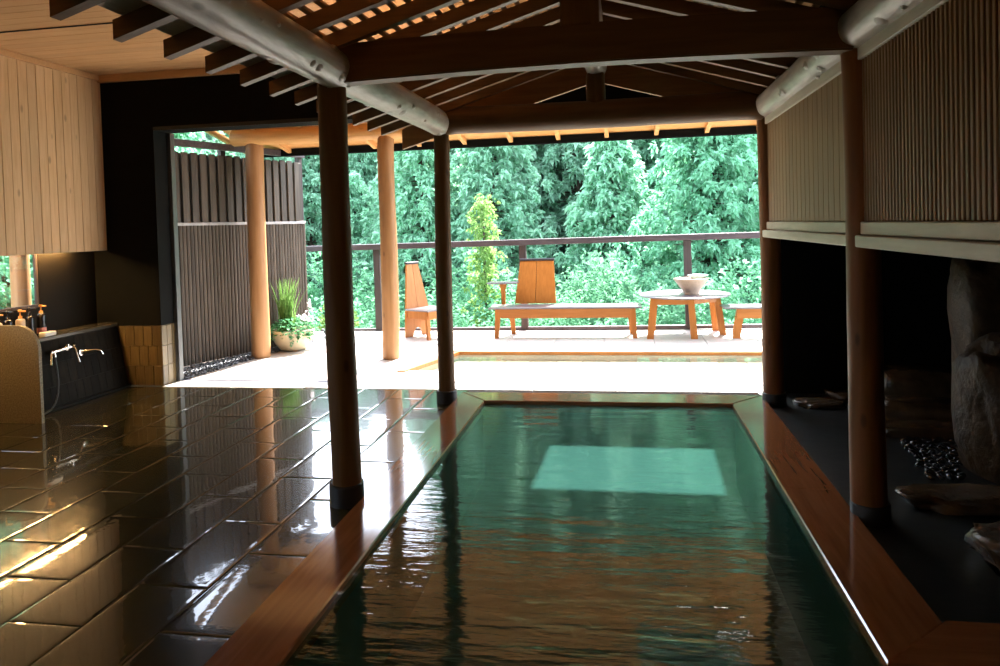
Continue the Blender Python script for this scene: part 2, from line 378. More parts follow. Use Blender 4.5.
# deck: pale stone slabs around the outdoor basin
mb = MB()
DP = [(-2.30, 7.27), (2.4, 7.27), (2.4, 8.33), (-1.97, 8.33)]     # basin opening
def slabs(x0, x1, y0, y1, s=.62):
    y = y0; 
    while y < y1-.01:
        yb = min(y+s, y1); x = x0
        while x < x1-.01:
            xb = min(x+s, x1); mb.box(x+.002, xb-.002, y+.002, yb-.002, -.12, 0, .003); x = xb
        y = yb
slabs(-4.62, 3.4, 6.74, 7.20); slabs(-4.62, -2.45, 7.20, 8.42); slabs(2.5, 3.4, 7.20, 8.42); slabs(-4.62, 3.4, 8.42, 10.35)
mb.prism([(-2.45, 7.20), (-2.36, 7.20), (-2.03, 8.42), (-2.45, 8.42)], -.12, 0)
struct(mb, 'floor_deck', M_deck)
struct(MB().box(-5.3, 3.4, 6.74, 10.3, -.75, -.16), 'floor_deck_base', M_bed)
struct(MB().box(-5.3, -4.625, 6.70, 10.0, -.16, -.004), 'floor_gravel_bed', M_soil)

# back wall (black), pier, lintel
mb = MB()
mb.box(-5.4, -4.55, 6.45, 6.70, .605, 3.2)
mb.box(-4.55, -1.7, 6.45, 6.70, 2.535, 3.2); mb.box(-1.7, 1.5, 6.45, 6.49, 2.535, 3.2)
struct(mb, 'wall_back', M_black)
struct(MB().box(-4.555, -4.51, 6.66, 6.73, 0, 2.535, .004), 'trim_3', plain('grey_jamb_metal', (.12, .125, .13), .4, .5))
struct(MB().box(-4.55, 1.2, 6.447, 6.47, 2.535, 2.57), 'trim_4', plain('lintel_edge', (.02, .022, .022), .5))
# tile wainscot on the pier (front and right side)
mb = MB(); rnd = random.Random(8)
mb.box(-5.4, -4.556, 6.457, 6.695, 0, .603)
for r in range(3):
    z0 = r*.2; x = -4.552+(-.05 if r % 2 else 0)
    while x > -5.05:
        mb.box(x-.098, min(x-.002, -4.552), 6.449, 6.46, z0+.003, z0+.199, .003); x -= .1
    for k in range(3):
        ya = 6.452+k*.083
        mb.box(-4.562, -4.549, ya+.001, ya+.081, z0+.003, z0+.199, .003)
struct(mb, 'wall_back_tile', M_walltile)

# left wall: boarded upper part hanging over the wash recess
mb = MB(); y = -2.0; rnd = random.Random(3)
while y < 6.45:
    wd = .098; yb = min(y+wd, 6.449)
    mb.box(-5.14, -5.11+rnd.uniform(-.0015, .0015), y+.0015, yb-.0015, 1.365, 3.10, .003); y += wd
mb.box(-5.15, -5.141, -2, 6.449, 1.37, 3.1)
struct(mb, 'wall_left', M_board)
struct(MB().box(-5.115, -5.085, -2, 6.449, 3.045, 3.10, .004), 'trim_5', M_ceil)
# wash recess: sill wall, dark panels and the window
struct(MB().box(-5.40, -5.26, -2, 6.45, 0, .88), 'wall_left_sill', M_dark)
mb = MB(); mb.box(-5.285, -5.262, 5.745, 6.45, .6, 1.5); mb.box(-5.40, -5.262, -2.1, -1.0, .88, 1.5, .002)
mb.box(-5.4, -5.14, -2, 6.45, 1.43, 1.5)
struct(mb, 'wall_left_panel', M_dark)
struct(MB().box(-5.4, -5.16, -2, 6.45, 1.501, 3.2), 'wall_left_outer', M_black)
win = thing('window_1', None, None, (-5.33, 2.3, .88)); win['kind'] = 'structure'
mb = MB()
for ya, yb in ((-1.0, -.96), (1.2, 1.24), (3.4, 3.44), (5.735, 5.743)): mb.box(-5.31, -5.27, ya, yb, .88, 1.43)
mb.box(-5.31, -5.27, -.96, 5.735, .88, .905); mb.box(-5.31, -5.27, -.96, 5.735, 1.41, 1.43)
mb.build('window_frame', M_greypost, win)
gm, gnt, gb = newmat('window_glass'); gnt.nodes.remove(gb)
gg = N(gnt, 'ShaderNodeBsdfGlossy'); gg.inputs['Roughness'].default_value = 0; gt = N(gnt, 'ShaderNodeBsdfTransparent'); gx = N(gnt, 'ShaderNodeMixShader'); gf = N(gnt, 'ShaderNodeFresnel'); gf.inputs[0].default_value = 1.3
gnt.links.new(gf.outputs[0], gx.inputs[0]); gnt.links.new(gt.outputs[0], gx.inputs[1]); gnt.links.new(gg.outputs[0], gx.inputs[2]); gnt.links.new(gx.outputs[0], gnt.nodes['Material Output'].inputs[0])
MB().box(-5.293, -5.289, -.96, 5.735, .905, 1.41).build('pane', gm, win)
# ceiling over the whole bath, with boards
mb = MB(); x = -5.16; rnd = random.Random(5)
y = -2.0
while y < 6.45:
    yb = min(y+.12, 6.449); mb.box(-5.11, 1.45, y+.001, yb-.001, 3.10+rnd.uniform(0, .001), 3.13, .002); y += .12
struct(mb, 'ceiling', M_ceil)
struct(MB().box(-5.5, 1.7, -2.2, 6.75, 3.135, 3.35), 'roof_deck', M_black)
struct(MB().box(-5.11, -1.6, 6.40, 6.449, 3.03, 3.10, .004), 'trim_6', M_ceil)
struct(MB().box(-5.11, -2.4, 4.855, 4.872, 3.094, 3.101), 'trim_7', M_dark)
# walls that close the bath behind the camera and to the right
struct(MB().box(-5.5, 3.4, -2.2, -2.0, -.8, 3.2), 'wall_rear', M_board)
struct(MB().box(1.46, 1.6, -2, 6.45, 1.4, 3.2), 'wall_right_upper', M_black)
struct(MB().box(1.19, 3.4, -2, 6.449, 1.44, 1.50), 'ceiling_recess', M_black)
struct(MB().box(3.3, 3.45, -2, 6.6, -.8, 1.5), 'wall_right', M_black)
struct(MB().box(1.23, 3.4, 6.42, 6.68, -.1, 2.5), 'wall_recess_back', M_black)
struct(MB().box(2.02, 2.06, 6.36, 6.41, 0, 1.44), 'trim_8', M_dark)

# pool basin (L-shaped) and its water
PX0, PX1, PY1, RZ = -1.185, .812, 5.875, .04
mb = MB()
mb.box(PX0-.2, 3.3, -2, PY1+.2, -.8, -.62)
mb.box(PX0-.24, PX0-.02, -2, PY1+.24, -.8, RZ-.035); mb.box(PX0-.24, PX1+.24, PY1+.02, PY1+.26, -.8, RZ-.035)
mb.box(PX1+.02, PX1+.24, 2.5, PY1+.26, -.8, RZ-.035); mb.box(PX1+.02, 3.3, 2.50, 2.72, -.8, RZ-.035)
pool = thing('sunken_bath', 'long sunken bath with wet reddish cypress rim and green water', 'bath', (0, 2.5, -.8))
mb.build('basin', M_pooltile, pool)
MB().add([(x_, y_, .012) for x_, y_ in [(PX0-.02, -2), (3.3, -2), (3.3, 2.50), (PX1+.02, 2.50), (PX1+.02, PY1+.02), (PX0-.02, PY1+.02)]], [(0, 1, 2, 3, 4, 5)]).build('water', M_water, pool)
c = .006
def rimbar(poly, RZ=.04):          # rim board with a small chamfer all round its top
    n = len(poly); cen = Vector((sum(p[0] for p in poly)/n, sum(p[1] for p in poly)/n))
    ins = []
    for i in range(n):
        a, b, d = Vector(poly[i-1]), Vector(poly[i]), Vector(poly[(i+1) % n])
        e1 = (b-a).normalized(); e2 = (d-b).normalized()
        n1 = Vector((-e1.y, e1.x)); n2 = Vector((-e2.y, e2.x))
        if n1.dot(cen-b) < 0: n1 = -n1
        if n2.dot(cen-b) < 0: n2 = -n2
        k = (n1+n2); k = k/max(.3, k.dot(n1)); ins.append(b+k*c)
    vs = [(p[0], p[1], -.05) for p in poly]+[(p[0], p[1], RZ-c) for p in poly]+[(p.x, p.y, RZ) for p in ins]
    fs = [list(range(n))[::-1], list(range(2*n, 3*n))]+[[i, (i+1) % n, n+(i+1) % n, n+i] for i in range(n)]+[[n+i, n+(i+1) % n, 2*n+(i+1) % n, 2*n+i] for i in range(n)]
    area = sum(poly[i][0]*poly[(i+1) % n][1]-poly[(i+1) % n][0]*poly[i][1] for i in range(n))
    if area < 0: fs = [f[::-1] for f in fs]
    return MB().add(vs, fs)
rw = .258
OL, ORr, OF = PX0-rw, PX1+rw+.02, PY1+.30
o = rimbar([(OL, -2), (PX0, -2), (PX0, PY1), (OL, OF)]); o.build('rim', M_rim, pool)
o = rimbar([(OL+.002, OF+.002), (PX0+.002, PY1+.002), (PX1-.002, PY1+.002), (ORr-.002, OF+.002)]); o.build('rim', M_rimx, pool)
o = rimbar([(PX1, PY1), (ORr, OF), (ORr, 4.05), (PX1, 4.05)]); o.build('rim', M_rim, pool)
o = rimbar([(PX1, 4.048), (ORr, 4.048), (ORr, 2.755), (PX1, 2.48)]); o.build('rim', M_rim, pool)
o = rimbar([(PX1+.004, 2.476), (ORr+.004, 2.757), (3.3, 2.757), (3.3, 2.476)], .05); o.build('rim', M_rimx, pool)
# ================================================================== TIMBER FRAME
YF, YB = 3.72, 5.97
LX, RX, LZ, LR = -1.515, 1.122, 2.372, .108
def post(x, y, r0_, r1_, ztop, label, mat, boot=True, seed=1, bootr=.1, booth=.115, lean=0.0, group=None):
    t = thing('log_post', label, 'post', (x, y, 0), group)
    MB().log((x, y, 0.0), (x+lean, y, ztop), r0_, r1_, 28, 18, .05, seed).build('shaft', mat, t)
    if boot: MB().lathe(x, y, [(bootr*1.02, 0), (bootr*1.02, .01), (bootr, .02), (bootr, booth-.01), (bootr*.98, booth), (r0_*.9, booth)], 28).build('boot', M_boot, t)
    return t
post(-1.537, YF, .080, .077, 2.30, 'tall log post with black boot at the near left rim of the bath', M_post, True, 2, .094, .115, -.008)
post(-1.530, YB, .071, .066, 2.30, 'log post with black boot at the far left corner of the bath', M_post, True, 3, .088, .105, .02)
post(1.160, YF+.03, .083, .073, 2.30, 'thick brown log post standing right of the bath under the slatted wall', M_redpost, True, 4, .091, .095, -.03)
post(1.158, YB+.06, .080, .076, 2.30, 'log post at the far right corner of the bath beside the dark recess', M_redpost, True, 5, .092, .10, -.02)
# longitudinal logs
def ylog(name, x, z, r, y0, y1, label, seed):
    m = MB().log((x, y0, z), (x, y1, z), r, r*.97, 28, 34, .06, seed)
    rr = random.Random(seed)
    for k in range(90):   # little knot stubs
        yy = y0+(y1-y0)*(k+rr.random())/90; a = rr.uniform(0, 2*PI)
        d = Vector((math.cos(a), 0, math.sin(a))); cpt = Vector((x, yy, z))+d*r*.975
        q = rr.uniform(.009, .021)
        vs = []; e1 = Vector((0, 1, 0)); e2 = d.cross(e1)
        for (rad, hh) in ((q*1.6, -.002), (q*.9, .008), (q*.25, .010)):
            for j in range(8): vs.append(cpt+(e1*math.cos(j*PI/4)*1.5+e2*math.sin(j*PI/4))*rad+d*hh)
        m.add(vs, [[i*8+j, i*8+(j+1) % 8, (i+1)*8+(j+1) % 8, (i+1)*8+j] for i in range(2) for j in range(8)], True)
    o = m.build(name, M_logy, None, (x, y0, z)); return tag(o, label, 'beam')
ylog('purlin_log', LX, LZ, LR, -2, YB+.06, 'long peeled log running along the left posts under the rafters', 11)
ylog('purlin_log', RX, LZ+.012, .098, -2, YB+.06, 'long peeled knobbly log running along the top of the slatted right wall', 12)
ylog('ridge_log', -.195, 2.785, .092, -2, YB+.08, 'round pale ridge log along the peak of the open roof', 13)
# tie beams and king posts
mb = MB(); n = 24
for i in range(n):
    xa, xb = -1.46+2.50*i/n, -1.46+2.50*(i+1)/n
bot = [(-1.50+2.59*i/n, 2.284+.022*math.sin(PI*i/n)) for i in range(n+1)]
top = [(-1.50+2.59*i/n, 2.490+.016*math.sin(PI*i/n)) for i in range(n+1)]
mb.prism([(x_, z_+.008) for x_, z_ in bot]+[(x_, z_-.008) for x_, z_ in top[::-1]], YF-.06, YF+.06, 'y')
mb.prism(bot+top[::-1], YF-.052, YF+.052, 'y')
tag(mb.build('tie_beam', M_beamx, None, (-.2, YF, 2.28)), 'broad dark squared tie beam crossing the bath on the near posts', 'beam')
tag(MB().log((-1.47, YB-.02, 2.392), (1.10, YB-.02, 2.385), .114, .112, 28, 20, .04, 21).build('tie_beam', M_beamx, None, (-.2, YB, 2.28)), 'round log tie beam at the far end of the bath below the small gable', 'beam')
tag(MB().box(-.292, -.098, YF-.07, YF+.07, 2.49, 2.72, .012).build('king_post', M_post, None, (-.195, YF, 2.49)), 'squared dark king post standing on the near tie beam', 'post')
tag(MB().log((-.198, YB-.02, 2.45), (-.198, YB-.02, 2.715), .078, .076, 24, 6, .03, 22).build('king_post', M_post, None, (-.198, YB, 2.45)), 'short round king post on the far tie beam holding up the ridge', 'post')
# rafters
SL = .30; TZ, TX = 2.290, -2.0; RH, RW = .076, .05
RIDX = -.195
def raft_mesh(side):
    xa, xb = (TX, RIDX) if side < 0 else (RIDX, 1.43)
    def zz(x): return TZ+SL*((x-TX) if side < 0 else (2*RIDX-x-TX))
    return MB().prism([(xa, zz(xa)), (xb, zz(xb)), (xb, zz(xb)+RH+.003), (xa, zz(xa)+RH+.003)], -RW/2, RW/2, 'y')
YR = [2.31+.3235*k for k in range(-13, 12)]
for side, word in ((-1, 'left'), (1, 'right')):
    base = None; k = 0
    for i, yy in enumerate(reversed(YR)):
        if base is None:
            base = o = raft_mesh(side).build('rafter', M_raft, None, (RIDX, 0, 2.8))
        else:
            o = base.copy(); COL.objects.link(o)
        o.location = (RIDX, yy, 2.8)
        if i < 20: lab = f'dark rafter, {ordinal(i)} from the far gable, on the {word} slope of the open roof'
        else: lab = f'dark rafter on the {word} slope of the open roof, nearest to the viewer and overhead'
        tag(o, lab, 'rafter', f'rafters on the {word} roof slope'+(' overhead' if i >= 20 else ''))
# lattice of thin slats lying on the rafters, eave boards
lat = thing('roof_lattice', 'open lattice of thin slats lying across the rafters of the inner gable', 'lattice', (RIDX, 2, 2.8))
for side in (-1, 1):
    mb = MB(); k = 0
    while True:
        dx = .075+k*.079
        if dx > 1.42: break
        x = RIDX+side*dx; z = TZ+SL*(-RIDX*0+(RIDX-dx-TX))+RH+.004
        ang = -side*math.atan(SL)*-1
        Mx = Matrix.Translation((x, 0, z+.009)) @ Matrix.Rotation(math.atan(SL)*side, 4, 'Y')
        mb.box(-.0135, .0135, -2, 6.05, -.009, .009, 0, Mx); k += 1
    mb.build('slats', wood('lattice_slat', (.22, .11, .045), (.30, .155, .065), 'y', .6), lat)
Mx = Matrix.Translation((-1.84, 0, TZ+SL*.16+RH+.015)) @ Matrix.Rotation(-math.atan(SL), 4, 'Y')
tag(MB().box(-.125, .125, -2, 6.02, -.01, .01, 0, Mx).build('eave_board', M_pale, None, (-1.84, 2, 2.4)), 'wide pale board lying on the left rafter tails', 'board')
# gable boards at the far end
for side, word in ((-1, 'left'), (1, 'right')):
    xo = RIDX+side*(1.68 if side < 0 else 1.40); zi = 2.665; zo = zi-.285*abs(xo-RIDX)
    poly = [(xo, zo), (RIDX+side*.002, zi), (RIDX+side*.002, zi+.33), (RIDX+side*.9, zi+.33-.27*.9+.0), (xo, zo+.165)]
    tag(MB().prism(poly, YB-.005+.07, YB+.035+.07, 'y').build('barge_board', M_gable, None, (RIDX, YB, 2.5)), f'wide brown board along the {word} side of the far gable', 'board')

# ================================================================== RIGHT WALL: slat panels, trim, shelf
for (ya, yb, lab, s_) in ((YF+.10, YB+.03, 'far slatted timber panel above the shelf between the two right posts', .024), (-2, YF-.03, 'near slatted timber panel above the shelf right of the thick post', .024)):
    t = thing('slat_panel', lab, 'panel', (1.2, (ya+yb)/2, 1.41))
    mb = MB(); y = ya+.03; stp = .037 if yb < 4 else .105
    while y < yb-.02:
        mb.box(1.128, 1.152, y, y+stp*(.6 if yb < 4 else .985), 1.47, 2.30, .003); y += stp
    mb.build('slats', M_slat, t)
    mb = MB(); mb.box(1.153, 1.178, ya, yb, 1.42, 2.32); mb.box(1.112, 1.155, ya, ya+.03, 1.46, 2.29, .003)
    mb.build('backing_board', wood('panel_backing', (.13, .075, .03), (.18, .11, .05), 'z', .7), t)
    MB().box(1.112, 1.16, ya, yb, 1.408, 1.468, .004).build('bottom_rail', M_pale, t)
    MB().box(1.112, 1.16, ya, yb, 2.236, 2.33, .003).build('top_rail', M_pale, t)
for (ya, yb, lab) in ((YF+.02, YB+.08, 'pale narrow shelf board under the far slatted panel'), (-2, YF-.045, 'pale narrow shelf board under the near slatted panel')):
    tag(MB().box(1.085, 1.23, ya, yb, 1.348, 1.405, .005).build('wall_shelf', M_pale, None, (1.15, (ya+yb)/2, 1.35)), lab, 'shelf')

# ================================================================== WASH STATION (left)
YS0 = 5.11
t = thing('wash_counter', 'low dark tiled washing counter with sloping front along the left wall', 'counter', (-5.1, 4, 0))
mb = MB(); mb.prism([(-5.26, 0), (-4.935, 0), (-5.035, .60), (-5.26, .60)], YS0, 6.447, 'y')
mb.build('body', M_dark, t)
mb = MB(); tl = .19; rnd = random.Random(2)
def cf(z): return -4.93-.1*z/.6
for r in range(3):
    y = 6.44-(.048 if r % 2 else 0)
    while y > YS0+.1:
        z0, z1 = r*.2+.003, r*.2+.197
        ya = y-.093
        mb.add([(cf(z0), ya, z0), (cf(z0), y, z0), (cf(z1), y, z1), (cf(z1), ya, z1), (cf(z0)-.01, ya, z0), (cf(z0)-.01, y, z0), (cf(z1)-.01, y, z1), (cf(z1)-.01, ya, z1)],
               [(0, 1, 2, 3), (0, 4, 5, 1), (1, 5, 6, 2), (2, 6, 7, 3), (3, 7, 4, 0)]); y -= .096
mb.build('front_tiles', M_countertile, t)
MB().box(-5.26, -5.022, YS0, 6.447, .60, .638, .006).build('counter_top', plain('counter_stone', (.05, .046, .036), .25, var=.2), t)
MB().box(-4.935, -4.90, YS0, 6.44, 0, .025, .004).build('kerb', M_dark, t)
# granite divider
YS = 5.08
poly = [(-5.255, 0), (-4.69, 0), (-4.69, .60)]+[(-4.89+.2*math.cos(a), .60+.2*math.sin(a)) for a in [PI/2*i/8 for i in range(9)]]+[(-5.255, .80)]
tag(MB().prism(poly, YS, YS+.03, 'y').build('stone_divider', M_granite, None, (-4.95, YS, 0)), 'upright speckled granite slab with rounded corner beside the washing counter', 'divider')
# bottles and soap box
def bottle(x, y, h, r, mat, pumpmat, label, square=False):
    t = thing('pump_bottle', label, 'bottle', (x, y, .638), 'pump bottles on the washing counter')
    m = MB(); m.lathe(x, y, [(r*.9, .638), (r, .645), (r, .638+h*.9), (r*.85, .638+h*.96), (r*.35, .638+h)], 20, True, True, True); m.build('bottle_body', mat, t)
    m = MB(); zt = .638+h
    m.lathe(x, y, [(r*.42, zt-.004), (r*.42, zt+.02), (r*.15, zt+.024), (r*.15, zt+.055), (r*.4, zt+.056), (r*.4, zt+.072), (r*.3, zt+.075)], 16, True, True, True)
    pm = m.build('pump', pumpmat, t)
    sub(MB().box(x, x+.055, y-.008, y+.008, zt+.056, zt+.07, .003), 'nozzle', pumpmat, pm, t)
    return t
tb = bottle(-5.145, 5.62, .20, .037, M_bblack, M_orangecap, 'black bottle with orange pump nearest the soap box on the washing counter')
MB().lathe(-5.145, 5.62, [(.0375, .66), (.0378, .67), (.0378, .70), (.0375, .71)], 20).build('label_band', M_bpink, tb)
bottle(-5.15, 5.50, .19, .034, M_bblack, M_bblack, 'black bottle with black pump, second from the soap box')
tb = bottle(-5.15, 5.40, .18, .036, M_bcream, M_orangecap, 'cream bottle with orange pump between two black bottles')
bottle(-5.15, 5.27, .185, .036, M_bblack, M_bblack, 'black bottle with black pump above the granite slab at the left edge')
bottle(-5.15, 5.17, .175, .034, M_bcream, M_orangecap, 'cream bottle with orange pump at the left edge, behind the slab')
tag(MB().box(-5.10, -5.03, 5.53, 5.66, .638, .675, .006).build('soap_box', M_white, None, (-5.06, 5.6, .638)), 'small white soap box on the counter beside the black bottle', 'soap box')
# mixer tap with shower hose
def onf(y, z, d=0): return Vector((cf(z)+d, y, z))
t = thing('mixer_tap', 'chrome mixer tap with lever handles on the dark counter front', 'tap', (-5.0, 5.65, .5))
m = MB(); m.tube([onf(5.50, .50, .05), onf(5.74, .515, .05)], .017, 14); m.tube([onf(5.53, .50, 0), onf(5.53, .50, .05)], .02, 12); m.tube([onf(5.70, .51, 0), onf(5.70, .51, .05)], .02, 12)
m.tube([onf(5.70, .51, .05), onf(5.70, .545, .055)], .02, 14); m.build('mixer_body', M_chrome, t)
MB().tube([onf(5.74, .515, .05), onf(5.765, .50, .07), onf(5.765, .40, .085), onf(5.765, .37, .09)], .010, 12).build('spout', M_chrome, t)
MB().tube([onf(5.50, .49, .06), onf(5.44, .40, .09)], [.011, .014], 10).build('handle', M_chrome, t)
MB().tube([onf(5.76, .525, .05), onf(5.785, .53, .05)], [.022, .019], 14).build('knob', M_chrome, t)
m = MB(); m.tube([onf(5.545, .49, .05), onf(5.545, .455, .05)], .013, 12); fit = m
pts = [onf(5.545, .455, .05), onf(5.543, .35, .05), onf(5.53, .25, .052), onf(5.50, .15, .055), onf(5.45, .08, .06), onf(5.38, .035, .07), onf(5.28, .02, .08)]
hose = MB().tube(pts, .007, 10).build('shower_hose', M_hose, t); sub(fit, 'hose_fitting', M_chrome, hose, t)
t = thing('water_spout', 'chrome bent spout with a round wall plate on the counter front', 'spout', (-4.99, 5.95, .43))
MB().tube([onf(5.90, .435, 0), onf(5.90, .435, .012)], .028, 16).build('wall_plate', M_chrome, t)
MB().tube([onf(5.90, .44, 0), onf(5.93, .445, .05), onf(5.98, .445, .09), onf(6.02, .43, .11), onf(6.035, .395, .115)], [.014, .014, .013, .012, .012], 12).build('pipe', M_chrome, t)
# concealed amber wash light
t = thing('wash_light', 'slim amber tube light hidden under the boarded wall above the washing counter', 'lamp', (-5.2, 5.6, 1.40))
MB().box(-5.235, -5.165, 5.10, 6.12, 1.408, 1.43, .003).build('housing', M_white, t)
MB().tube([(-5.2, 5.12, 1.394), (-5.2, 6.10, 1.394)], .012, 12).build('tube', M_wash, t)
t = thing('wash_light', 'slim amber tube light hidden under the boarded wall nearest the viewer', 'lamp', (-5.2, 4.55, 1.40))
MB().box(-5.235, -5.165, 4.2, 4.9, 1.408, 1.43, .003).build('housing', M_white, t)
MB().tube([(-5.2, 4.22, 1.394), (-5.2, 4.88, 1.394)], .012, 12).build('tube', M_wash, t)
# added fill light in a trough on the lattice, brightens the ceiling
t = thing('added_ceiling_fill', 'added warm fill light on the lattice, brightening the boarded ceiling above', 'lamp', (-1.63, 2.2, 2.5))
cx_ = -1.63; zc = TZ+SL*(cx_-TX)+RH+.028
mb = MB(); mb.box(cx_-.04, cx_+.04, -1.8, 6.0, zc, zc+.006); mb.box(cx_-.044, cx_-.038, -1.8, 6.0, zc, zc+.03); mb.box(cx_+.038, cx_+.044, -1.8, 6.0, zc, zc+.03)
mb.build('trough', M_pale, t)
MB().tube([(cx_, -1.75, zc+.02), (cx_, 5.95, zc+.02)], .011, 12).build('tube', M_ceilfill, t)
# lantern behind the viewer on the right
t = thing('wall_lantern', 'small amber paper lantern on the slatted wall near the viewer', 'lamp', (1.08, .3, 1.9))
MB().box(1.03, 1.127, .22, .38, 1.80, 2.08, .01).build('shade', M_lant, t)
MB().box(1.02, 1.128, .21, .39, 2.08, 2.10, .003).build('top_plate', M_raft, t); MB().box(1.02, 1.128, .21, .39, 1.78, 1.80, .003).build('bottom_plate', M_raft, t)

# ================================================================== DECK
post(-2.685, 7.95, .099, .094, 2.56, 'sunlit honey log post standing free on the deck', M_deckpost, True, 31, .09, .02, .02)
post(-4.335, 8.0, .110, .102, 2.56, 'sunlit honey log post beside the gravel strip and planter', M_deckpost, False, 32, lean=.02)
tag(MB().log((-4.56, 7.95, 2.628), (3.2, 7.95, 2.628), .098, .098, 28, 30, .04, 33).build('eave_beam', M_eave, None, (-.7, 7.95, 2.6)), 'sunlit log beam carrying the deck eave on the two honey posts', 'beam')
def zs(y): return 2.755-.2*(y-7.95)
HX0, HX1, HY0, HY1 = .04, 1.11, 6.94, 7.66         # unseen roof light, added so the sun throws a patch on the pool
mb = MB()
def soffit(mb, x0, x1, y, yb):
    mb.add([(x0, y+.001, zs(y)), (x1, y+.001, zs(y)), (x1, yb-.001, zs(yb)), (x0, yb-.001, zs(yb)), (x0, y+.001, zs(y)+.03), (x1, y+.001, zs(y)+.03), (x1, yb-.001, zs(yb)+.03), (x0, yb-.001, zs(yb)+.03)],
           [(3, 2, 1, 0), (4, 5, 6, 7), (0, 1, 5, 4), (1, 2, 6, 5), (2, 3, 7, 6), (3, 0, 4, 7)])
ys = [6.70+.12*k for k in range(2)]+[HY0+.12*k for k in range(6)]+[HY1+.118*k for k in range(11)]
for y, yb in zip(ys[:-1], ys[1:]):
    if HY0-.01 < y < HY1-.01: soffit(mb, -4.75, HX0, y, yb); soffit(mb, HX1, 3.4, y, yb)
    else: soffit(mb, -4.75, 3.4, y, yb)
struct(mb, 'ceiling_eave', M_eave)
mb = MB()
for (x0, x1, ya, yb) in ((-4.8, HX0, 6.70, 8.86), (HX1, 3.45, 6.70, 8.86), (HX0, HX1, 6.70, HY0), (HX0, HX1, HY1, 8.86)):
    mb.prism([(ya, zs(ya)+.035), (yb, zs(yb)+.035), (yb, zs(yb)+.075), (ya, zs(ya)+.075)], x0, x1, 'x')
struct(mb, 'roof_eave', M_black)
rl = thing('added_roof_light', None, None, (.57, 7.3, 2.9)); rl['kind'] = 'structure'  # clear pane over the added opening in the eave
MB().prism([(HY0-.03, zs(HY0-.03)+.08), (HY1+.03, zs(HY1+.03)+.08), (HY1+.03, zs(HY1+.03)+.086), (HY0-.03, zs(HY0-.03)+.086)], HX0-.03, HX1+.03, 'x').build('pane', gm, rl)
tag(MB().box(-4.78, 3.4, 8.80, 8.875, 2.485, 2.575, .006).build('eave_gutter', M_black, None, (-.7, 8.84, 2.48)), 'dark gutter board along the edge of the deck eave', 'gutter')
base = {}
for i in range(12):
    x = 1.573-.583*i; short = HX0-.03 < x < HX1+.03
    if short not in base:
        y0, y1 = (HY1+.06 if short else 6.71), 8.80
        base[short] = o = MB().prism([(y0, zs(y0)-.065), (y1, zs(y1)-.065), (y1, zs(y1)-.001), (y0, zs(y0)-.001)], -.024, .024, 'x').build('eave_rafter', M_eavey, None, (0, 7.8, 2.7))
    else:
        o = base[short].copy(); COL.objects.link(o)
    o.location = (x, 7.8, 2.7)
    tag(o, f'sunlit rafter under the deck eave, {ordinal(i)} from the right', 'rafter', 'rafters under the deck eave')
# outdoor basin
t = thing('outdoor_basin', 'shallow pale tiled basin with brown wooden rim set in the deck', 'basin', (0, 7.8, -.4))
mb = MB()
mb.prism([(-2.36, 7.2), (2.5, 7.2), (2.5, 8.42), (-2.03, 8.42)], -.15, -.10)
mb.prism([(-2.36, 7.20), (2.5, 7.20), (2.5, 7.27), (-2.34, 7.27)], -.10, -.002); mb.prism([(-2.05, 8.33), (2.5, 8.33), (2.5, 8.42), (-2.03, 8.42)], -.10, -.03)
mb.prism([(-2.36, 7.2), (-2.28, 7.2), (-1.95, 8.42), (-2.03, 8.42)], -.10, -.03); mb.box(2.4, 2.5, 7.2, 8.42, -.10, -.03)
mb.build('shell', M_deck, t)
mb = MB(); xx = -2.3
while xx < 2.4:
    yy = 7.275
    while yy < 8.32:
        mb.box(xx+.004, xx+.296, yy+.004, min(yy+.296, 8.325), -.10, -.09, .002); yy += .3
    xx += .3
mb.build('floor_tiles', tile_mat('pale_basin_tile', (.52, .45, .37), (.60, .54, .46), None, .3), t)
MB().add([(x_, y_, -.022) for x_, y_ in [(-2.30, 7.27), (2.4, 7.27), (2.4, 8.33), (-1.97, 8.33)]], [(0, 1, 2, 3)]).build('water', M_water2, t)
mb = MB(); mb.prism([(-2.05, 8.335), (2.5, 8.335), (2.5, 8.42), (-2.03, 8.42)], -.028, .012)
mb.build('rim', M_orange, t)
MB().prism([(-2.375, 7.2), (-2.29, 7.2), (-1.965, 8.33), (-2.045, 8.42)], -.028, .012).build('rim', M_orangez, t)

# railing
t = thing('deck_railing', 'weathered grey timber railing along the far edge of the deck', 'railing', (-.8, 10.15, 0))
MB().box(-4.66, 3.3, 10.06, 10.24, 1.215, 1.298, .008).build('top_rail', M_greyrail, t)
MB().box(-4.66, 3.3, 10.11, 10.19, 0.0, .05, .005).build('bottom_rail', M_greyrail, t)
t.rotation_euler = (0, -.006, 0)
for x in (-3.585, -1.42, .855, 3.1): MB().box(x-.05, x+.05, 10.10, 10.20, 0, 1.215, .006).build('railing_post', M_greypost, t)

